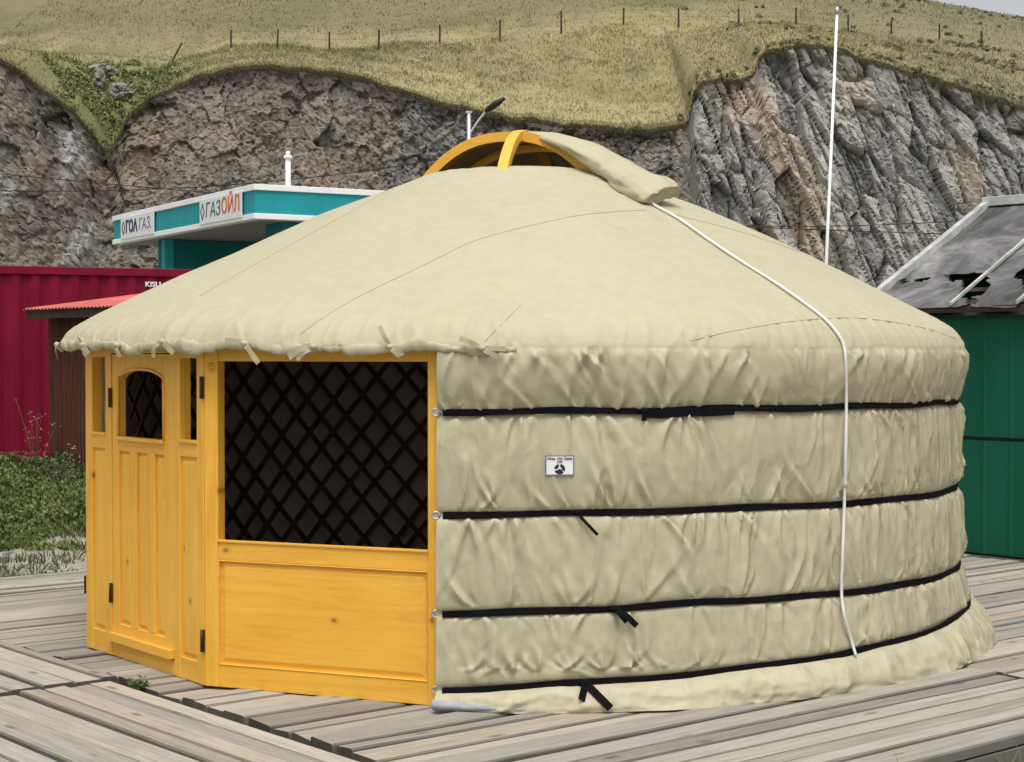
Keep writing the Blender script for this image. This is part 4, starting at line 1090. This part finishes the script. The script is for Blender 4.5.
# columns under the corner and the vent pipe on top
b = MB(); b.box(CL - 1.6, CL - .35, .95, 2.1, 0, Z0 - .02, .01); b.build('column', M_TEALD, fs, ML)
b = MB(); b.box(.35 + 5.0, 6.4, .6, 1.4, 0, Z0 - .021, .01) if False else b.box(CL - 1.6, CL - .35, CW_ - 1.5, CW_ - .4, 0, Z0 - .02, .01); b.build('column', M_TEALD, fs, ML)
pv = P3(288.5, 186, 47.3)
vp = thing('vent_pipe', 'slim white vent pipe standing on the teal canopy roof', 'pipe', (pv.x, pv.y, Z1 - .1))
b = MB(); b.tube([(pv.x, pv.y, Z1 - .1), (pv.x, pv.y, 7.08)], .075, 12, smooth=True); b.build('pipe', M_WHITE, vp)
b = MB(); b.tube([(pv.x, pv.y, 7.03), (pv.x, pv.y, 7.10)], .12, 12); b.tube([(pv.x, pv.y, 7.10), (pv.x, pv.y, 7.22)], [.075, .05], 10); b.build('pipe_cap', M_WHITE, vp)
kk = thing('kiosk', 'dark teal station building in the shade below the canopy', 'building', ML @ Vector((CL - 8.62, .5, -.1)))
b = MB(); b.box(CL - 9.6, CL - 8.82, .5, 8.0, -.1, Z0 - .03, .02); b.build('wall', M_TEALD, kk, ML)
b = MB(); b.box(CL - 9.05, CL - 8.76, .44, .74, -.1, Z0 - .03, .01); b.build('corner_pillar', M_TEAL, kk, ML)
b = MB(); b.box(CL - 8.84, CL - 8.78, 2.4, 5.4, 1.0, 2.6, .01); kwn = b.build('window', M_WHITE, kk, ML)
b = MB(); b.box(CL - 8.775, CL - 8.765, 2.5, 5.3, 1.08, 2.52); b.build('pane', M_BLACKP, kwn, ML)

# ================================================================= LAMP, POLE, WIRES
lp = P3(469, 352, 40.0)
lamp = thing('street_lamp', 'grey street lamp post with black head behind the yurt crown', 'street lamp', (lp.x, lp.y, -.1))
zt_ = HC + (HZ - 113) * 40 / F
b = MB(); b.tube([(lp.x, lp.y, -.1), (lp.x, lp.y, zt_)], [.075, .05], 10); b.build('post', M_METAL, lamp)
b = MB(); b.tube(smooth_path([(lp.x + .0, lp.y, zt_ - .55), (lp.x + .18, lp.y, zt_ - .25), (lp.x + .42, lp.y, zt_ + .05)], 6), .026, 8); b.box(lp.x - .07, lp.x + .07, lp.y - .05, lp.y + .05, zt_ - .02, zt_ + .03); b.build('arm', M_METAL, lamp)
b = MB(); q0 = Vector((lp.x + .38, lp.y, zt_ + .02)); q1 = Vector((lp.x + .84, lp.y - .05, zt_ + .33))
pts = [q0.lerp(q1, t) for t in np.linspace(0, 1, 9)]
b.tube(pts, [(.03 + .09 * math.sin(math.pi * min(1, t * .9 + .06)), .03 + .055 * math.sin(math.pi * min(1, t * .9 + .06))) for t in np.linspace(0, 1, 9)], 12); b.build('lamp_head', M_BLACKP, lamp)
b0 = P3(826, 262, 14.6); b1 = P3(836.3, 4, 14.6)
wp = thing('flagpole', 'thin white leaning pole rising behind the yurt to the top', 'pole', (b0.x - (b1.x - b0.x) * .85, b0.y, -.1))
dv = (b1 - b0) / (b1.z - b0.z); base = b0 + dv * (-.1 - b0.z); top_ = b0 + dv * (4.60 - b0.z); tip = b0 + dv * (5.4 - b0.z)
b = MB(); b.tube([base, b0, top_], [.017, .0145, .0115], 10); b.build('pole', M_WHITE, wp)
b = MB(); b.tube([top_ - dv * .04, tip], [.0075, .005], 8); b.tube([top_ - dv * .06, top_], .017, 8); b.build('pole_tip', M_METAL, wp)
def wire(pts, label, d0, d1):
    (xa, ya), (xb, yb) = pts; p = P3(xa, ya, d0); q = P3(xb, yb, d1); b = MB(); L = []
    for t in np.linspace(-.4, 1.4, 37):
        r_ = p.lerp(q, t); r_.z -= .35 * (1 - (2 * t - 1) ** 2) - .0; L.append(r_)
    b.tube(L, .018, 5); o = b.build('power_line', M_BLACKP); tag(o, label, 'power line', 'power lines in front of the cliff')
wire([(0, 174), (1024, 236)], 'sagging black power line before the cliff, uppermost at the left edge', 60, 62)
wire([(0, 191), (420, 163)], 'black power line rising to the right above the canopy, crossing the other', 58, 66)
wire([(600, 219), (1024, 216)], 'thin dark cable crossing the rock face between tent roof and felt shed roof', 68, 64)
# ================================================================= HILL AND CLIFF
ex_ = np.array([-260, -120, 0, 25, 50, 75, 95, 104, 112, 120, 130, 150, 175, 200, 240, 300, 340, 370, 400, 440, 480, 520, 560, 610, 650, 680, 688, 694, 702, 735, 752, 758, 766, 800, 840, 880, 920, 960, 1024, 1100, 1250, 1400], float)
ey_ = np.array([40, 48, 60, 74, 94, 112, 136, 148, 150, 134, 112, 96, 84, 74, 66, 68, 72, 80, 91, 103, 113, 119, 123, 128, 130, 127, 124, 92, 82, 79, 76, 60, 50, 46, 53, 64, 74, 88, 106, 120, 140, 150], float)
ed_ = np.interp(ex_, [0, 60, 95, 112, 200, 400, 685, 696, 800, 1024, 1400], [77, 79, 80.5, 81.6, 83, 83.5, 83.0, 81.2, 80, 78, 74])
EX = (ex_ - 512) * ed_ / F; EZ = HC + (HZ - ey_) * ed_ / F; EY = ed_
fxp = np.array([-300, 0, 120, 170, 232, 277, 330, 379, 440, 500, 561, 623, 678, 738, 795, 847, 890, 938, 980, 1100, 1400], float)
fyp = np.array([50, 56, 56, 60, 48, 48, 50, 50, 44, 42, 33, 25, 27, 26, 25, 33, 38, 40, 49, 66, 110], float)
YF = 98.0
FX = (fxp - 512) * YF / F; FZ = HC + (HZ - fyp) * YF / F
cx = np.concatenate([np.arange(-46, -26, .4), np.arange(-26, 26.5, .075), np.arange(26.5, 46, .4)])
nv = 215
def edge_z(x): return np.interp(x, EX, EZ) + .14 * fbm(x * 1.3, 0 * x, 0, 4, 3) + .10 * fbm(x * .35, 0 * x, 0, 2, 13)
def edge_y(x): return np.interp(x, EX, EY)
T = np.linspace(0, 1, nv) ** .9
CX, CT = np.meshgrid(cx, T, indexing='ij')
zt = edge_z(CX); CZ = zt + (-.5 - zt) * CT
right = sstep(7.0, 9.0, CX - (zt - CZ) * .02); leftm = sstep(-18.5, -20.5, CX)
mid = 1 - right - leftm
CY = edge_y(CX) - (zt - CZ) * (.30 + .05 * leftm - .06 * right) + 1.2 * fbm(CX * .13, CZ * .10, 0, 3, 5)
P = np.stack([CX, CY, CZ], -1).reshape(-1, 3)
RGT = right.reshape(-1); LFT = leftm.reshape(-1)
def frame_of(p, deg):           # axes: across the beds, along the beds (dipping), depth
    c, s_ = math.cos(R(deg)), math.sin(R(deg))
    return np.stack([p[:, 0] * c + p[:, 2] * s_, -p[:, 0] * s_ + p[:, 2] * c, p[:, 1]], 1)
def blocks(p, size, seed, deg, amp, tilt, crack):
    q = frame_of(p, deg) / np.array(size)
    q = q + .06 * np.stack([fbm(p[:, 0] * .8, p[:, 2] * .8, p[:, 1] * .3, 2, seed + k) for k in range(3)], 1)
    o, f1, f2, i = voro(q, seed)
    r0 = hsh(i[:, 0], i[:, 1], i[:, 2], seed + 9) - .5
    gx_ = hsh(i[:, 0], i[:, 1], i[:, 2], seed + 10) - .5; gz_ = hsh(i[:, 0], i[:, 1], i[:, 2], seed + 11) - .5
    d = amp * r0 + tilt * (gx_ * o[:, 0] + gz_ * o[:, 1]) * 2 - crack * np.exp(-((f2 - f1) / .07) ** 2)
    return d, r0, i
dr_ = np.zeros(len(P)); tone = np.zeros(len(P)); tint = np.zeros(len(P))
for wgt, sets in ((RGT, [((.85, 4.2, 1.6), 101, 19, .95, .45, .26), ((.36, 1.2, .7), 111, 20, .16, .20, .09), ((.17, .42, .3), 121, 35, .05, .07, .02)]),
                  (1 - RGT, [((1.5, 1.8, 1.5), 201, -8, .40, .42, .07), ((.5, .62, .5), 211, -25, .19, .23, .06), ((.20, .26, .22), 221, 20, .10, .13, .03)])):
    for k, (sz, sd_, dg, am, ti, cr) in enumerate(sets):
        d, r0, _i = blocks(P, sz, sd_, dg, am, ti, cr)
        dr_ += wgt * d; tone += wgt * r0 * ((.7, .55, .45) if sd_ < 200 else (.32, .42, .42))[k]; tint += wgt * r0 * (.8, .4, .2)[k]
qj = frame_of(P, 17); uj = qj[:, 0] / 1.15 + .14 * fbm(P[:, 0] * .25, P[:, 2] * .25, 0, 3, 140) ; fj = np.abs(uj - np.floor(uj) - .5)
jw = hsh(np.floor(uj).astype(int), 0 * uj.astype(int), 0 * uj.astype(int), 5)
dr_ -= RGT * .42 * np.exp(-(fj / .045) ** 2) * (jw > .35) * sstep(-.35, .1, fbm(P[:, 0] * .5, P[:, 2] * .35, 0, 2, 141))
dr_ += RGT * (jw - .5) * .7
gz = 1 - .35 * (1 - RGT) * sstep(.4, .0, fbm(P[:, 0] * .2, P[:, 2] * .25, 0, 2, 9))
fade = sstep(0, .035, CT.reshape(-1))
P2 = P.copy(); P2[:, 1] -= dr_ * gz * (.35 + .65 * fade); P2[:, 2] += .18 * dr_ * fade * .3; P2[:, 0] += .10 * dr_ * fade
# rock colour: grey slate, brown beds, pale and rusty blocks, dark soil in the top half metre
def mixc(a_, b_, t): return a_ + (np.array(b_) - a_) * t[:, None]
x, z = P[:, 0], P[:, 2]
c = np.tile(np.array([.180, .160, .134]), (len(P), 1))
c = mixc(c, [.265, .262, .245], RGT)
c = mixc(c, [.19, .150, .115], (1 - RGT) * sstep(.02, .45, fbm(x * .22, z * .3, 0, 3, 70)))
c = mixc(c, [.145, .145, .143], (1 - RGT) * sstep(.05, .4, fbm(x * .25 + 9, z * .12, 0, 3, 71)) * .8)
c = mixc(c, [.44, .44, .43], LFT * sstep(.28, .5, fbm(x * .35 + 3, z * .16, 0, 3, 77) + .25 * np.exp(-((x + 22.2) / 1.2) ** 2 - ((z - 8.6) / 2.2) ** 2) * 2) * .75)
c = mixc(c, [.34, .285, .21], RGT * sstep(.15, .5, fbm(x * .5 + z * .16, z * .1, 0, 3, 72)) * .55)
c = mixc(c, [.44, .34, .26], np.exp(-((x - 10.6 - (14.2 - z) * .2) / .9) ** 2 - ((z - 13.4) / 1.3) ** 2) * .85)
c = mixc(c, [.36, .28, .19], np.exp(-((x - 11.9 - (12 - z) * .30) / .38) ** 2) * RGT * .6 * sstep(14, 11, z))
c = mixc(c, [.40, .385, .36], RGT * sstep(.2, .42, fbm(x * .9, z * .9, 3, 3, 79)) * sstep(10.5, 12.5, z) * .7)
c = c * np.clip(1 + .8 * tone, .4, 2)[:, None]; c = mixc(c, [.30, .235, .175], np.clip(tint, 0, 1) * .45)
depth = (zt - CZ).reshape(-1)
soil = sstep(1.5, .35, depth + .75 * fbm(x * .9, z * .8, 0, 3, 44)) * np.where(RGT > .5, .55, 1)
c = mixc(c, [.050, .043, .034], soil * .9)
veg = sstep(.35, .55, fbm(x * .6, z * .6, 0, 4, 91)) * sstep(2.5, .8, depth) * RGT
c = mixc(c, [.13, .135, .065], veg * .6)
c = np.clip(c, .02, .6)
big_mesh('cliff', P2, quads(len(cx), nv), M_ROCK, c, False, 'structure')
top = P2.reshape(len(cx), nv, 3)[:, 0]
# grassy hill above
hy_t = np.concatenate([[-.01], np.linspace(0, 1, 70), 1 + np.linspace(0, 1, 60)[1:] * 1.0])
HX = np.repeat(cx[:, None], len(hy_t), 1); ty = hy_t[None, :]
ze = top[:, 2][:, None]; ye = top[:, 1][:, None] - .22; zf = np.interp(cx, FX, FZ)[:, None]
HY = np.where(ty <= 1, ye + (YF - ye) * np.minimum(ty, 1), YF + (ty - 1) * 62)
HY = np.broadcast_to(HY, HX.shape)
cap = np.interp(cx, [-40, 0, 20, 30.3, 34.6, 46], [33, 31, 28.3, 25.95, 24.75, 22.0])[:, None]
tt = np.clip(ty, 0, 1); base = ze + .05 + (zf - ze) * (tt ** .92)
up_ = zf + .40 * (HY - YF)
kq = 1.2; zz_ = np.where(ty <= 1, base, -np.log(np.exp(-np.clip(up_, -50, 60) / kq) + np.exp(-cap / kq)) * kq)
zz_ = zz_ - np.where(HY > 128, (HY - 128) * .12, 0)
gul = np.exp(-((HX + 20.5 + (HY - 82) * .12) / 2.6) ** 2) * np.sin(np.pi * np.clip((HY - 81) / 15, 0, 1))
lip = (ty < 0)
HZ_ = zz_ - 1.1 * gul + (.16 * fbm(HX * .45, HY * .45, 0, 4, 66) + .25 * fbm(HX * .15, HY * .15, 0, 2, 67)) * np.minimum(1, tt * 8)
def hill_col(x, y, z):
    a_ = np.tile(np.array([.235, .205, .104]), (len(x), 1))
    n1 = fbm(x * .22, y * .22, 0, 4, 80); n2 = fbm(x * .9, y * .55, 0, 4, 81); n3 = fbm(x * .08, y * .25, 0, 2, 82)
    a_ = mixc(a_, [.135, .135, .058], sstep(-.1, .35, n1) * .8)
    a_ = mixc(a_, [.30, .26, .14], sstep(.05, .45, n2) * .6)
    a_ = mixc(a_, [.36, .315, .165], sstep(.1, .4, n3) * sstep(101, 96, y) * .6)
    a_ = mixc(a_, [.195, .18, .115], sstep(12, 24, x + .5 * n1 * 10) * .65)
    a_ = mixc(a_, [.150, .138, .078], sstep(99, 107, y) * .65)
    g = np.exp(-((x + 19.5 + (y - 82) * .12) / 4.0) ** 2) * sstep(99, 90, y)
    a_ = mixc(a_, [.175, .185, .078], np.clip(g * 1.1, 0, 1) * .85)
    return np.clip(a_, .02, .5)
HZ_ = np.where(lip, ze - .55, HZ_); HY = np.where(lip, ye + .55, HY)      # the sod's underside tucks in behind the rock edge
hp = np.stack([HX, HY, HZ_], -1).reshape(-1, 3)
hc = hill_col(hp[:, 0], hp[:, 1], hp[:, 2]).reshape(len(cx), len(hy_t), 3); hc[:, 0] = [.045, .038, .030]; hc[:, 1] = [.12, .105, .06]
big_mesh('hill', hp, quads(len(cx), len(hy_t)), M_HILL, hc.reshape(-1, 3), True, 'structure')
# sample points on the hill for tufts
rg = np.random.default_rng(31)
def hill_pts(n, xr, tr_):
    xi = np.interp(rg.uniform(*xr, n), cx, np.arange(len(cx))); ti = np.interp(rg.uniform(*tr_, n), hy_t, np.arange(len(hy_t)))
    a_, b_ = xi.astype(int).clip(0, len(cx) - 2), ti.astype(int).clip(0, len(hy_t) - 2); u, v = (xi - a_)[:, None], (ti - b_)[:, None]
    G = np.stack([HX, HY, HZ_], -1)
    return G[a_, b_] * (1 - u) * (1 - v) + G[a_ + 1, b_] * u * (1 - v) + G[a_, b_ + 1] * (1 - u) * v + G[a_ + 1, b_ + 1] * u * v
bp = np.concatenate([hill_pts(46000, (-27, 29), (0, 1)), hill_pts(30000, (-31, 38), (1, 1.42)), hill_pts(9000, (-27, 28), (-.004, .02))])
k = len(bp); cc = hill_col(bp[:, 0], bp[:, 1], bp[:, 2]) * rg.uniform(.95, 1.5, (k, 1))
cl_ = fbm(bp[:, 0] * 1.1, bp[:, 1] * .8, 0, 3, 99)
hh = rg.uniform(.06, .20, k) * (1 + .7 * cl_)
blades('hillside_grass', bp - np.array([0, 0, .03]), hh, .035, cc, .35, rg)
# scrub: bushes in the gully, dark low shrubs on the right shoulder and along the edge
c1 = hill_pts(5200, (-27, -13.5), (0, .95)); gv_ = np.exp(-((c1[:, 0] + 19.3 + (c1[:, 1] - 82) * .12) / 3.6) ** 2) * sstep(98.5, 92, c1[:, 1]); c1 = c1[(gv_ + .35 * fbm(c1[:, 0] * .5, c1[:, 1] * .4, 0, 3, 7)) > .55][:420]
s1 = rg.uniform(.16, .42, (len(c1), 1)) * np.array([1, 1, .75])
c2 = hill_pts(5000, (10, 37), (.05, 1.35)); c2 = c2[(fbm(c2[:, 0] * .6, c2[:, 1] * .5, 0, 3, 8) + .02 * (c2[:, 0] - 16)) > .22][:420]; s2 = rg.uniform(.08, .26, (len(c2), 1)) * np.array([1, 1, .7])
c3 = hill_pts(110, (8, 28), (0, .06)); s3 = rg.uniform(.08, .2, (len(c3), 1)) * np.array([1, 1, .8])
cs = np.concatenate([c1, c2, c3]); ss = np.concatenate([s1, s2, s3]); k = len(cs)
q = rg.random((k, 1)); cc = np.where(np.arange(k)[:, None] < len(c1), np.array([.125, .145, .050]) * (1 - q) + np.array([.22, .225, .095]) * q, np.array([.14, .135, .08]) * (1 - q) + np.array([.22, .205, .12]) * q)
leaf_mass('hillside_scrub', cs, ss, cc, 46, .15, flat=1.4, rg=rg, lift=.06)

# outcrops in the gully
def boulder(px, py, d, sx, sz, label, seed):
    p0 = P3(px, py, d); bm = bmesh.new(); bmesh.ops.create_icosphere(bm, subdivisions=4, radius=1)
    v = np.array([q.co[:] for q in bm.verts]); o, f1, f2, i = voro(v * 1.7 + seed, seed); r0 = hsh(i[:, 0], i[:, 1], i[:, 2], seed)
    rad_ = 1 + .45 * (r0 - .5) + .15 * fbm(v[:, 0] * 3, v[:, 1] * 3, v[:, 2] * 3, 3, seed) - .15 * np.exp(-((f2 - f1) / .08) ** 2)
    v = v * rad_[:, None] * np.array([sx, (sx + sz) * .45, sz]) + np.array(p0)
    f = np.array([[q.index for q in t.verts] for t in bm.faces]); bm.free()
    cc = np.tile(np.array([.22, .205, .175]), (len(v), 1)) * (1 + .5 * (r0 - .5))[:, None]
    o = big_mesh('rock_outcrop', v, f, M_ROCK, cc, False); tag(o, label, 'rock', 'rock outcrops in the grassy gully')
boulder(104, 72, 90.8, .7, .34, 'grey rock outcrop highest in the green gully, below the leaning fence post', 3)
boulder(101, 80, 88.2, .30, .5, 'upright narrow grey rock in the middle of the green gully', 4)
boulder(124, 92, 86.3, .68, .5, 'wide grey boulder in the gully nearest the middle cliff edge', 5)

# ================================================================= FENCE
def hill_z(x, y):
    i = np.argmin(np.abs(cx - x)); return float(np.interp(y, HY[i], HZ_[i]))
fe = thing('wire_fence', 'sparse post and wire fence running across the grassy hillside', 'fence', (0, YF, 20))
posts = [(173, 62, 18, .55), (232, 49, 18, .0), (278, 49, 19, .05), (330, 51, 18, 0), (379, 51, 20, .02), (440, 45, 19, 0), (500, 43, 22, 0), (561, 35, 23, 0), (623, 27, 18, .02), (678, 29, 20, 0), (738, 27, 17, -.02), (795, 27, 18, .0), (847, 33, 17, 0), (890, 35, 13, 0), (938, 41, 16, 0), (980, 49, 17, .0)]
tops = []
for px, py, hp_, ln in posts:
    # the post stands where its sight line meets the hill
    best = None
    for d in np.arange(90, 118, .1):
        q = P3(px, py, d); g = hill_z(q.x, q.y) - q.z
        if g > 0: best = q; break
    if best is None: best = P3(px, py, YF)
    hgt = hp_ * best.y / F
    b = MB(); t_ = best + Vector((ln * hgt, 0, hgt)); b.tube([best - Vector((ln * .3, 0, .3)), t_], [.058, .050], 7, smooth=False); b.build('fence_post', M_DARKW, fe); tops.append((best, t_))
for f in (.55, .9):
    b = MB(); b.tube([q.lerp(t_, f) for q, t_ in tops], .004, 4); b.build('fence_wire', M_DARKW, fe)
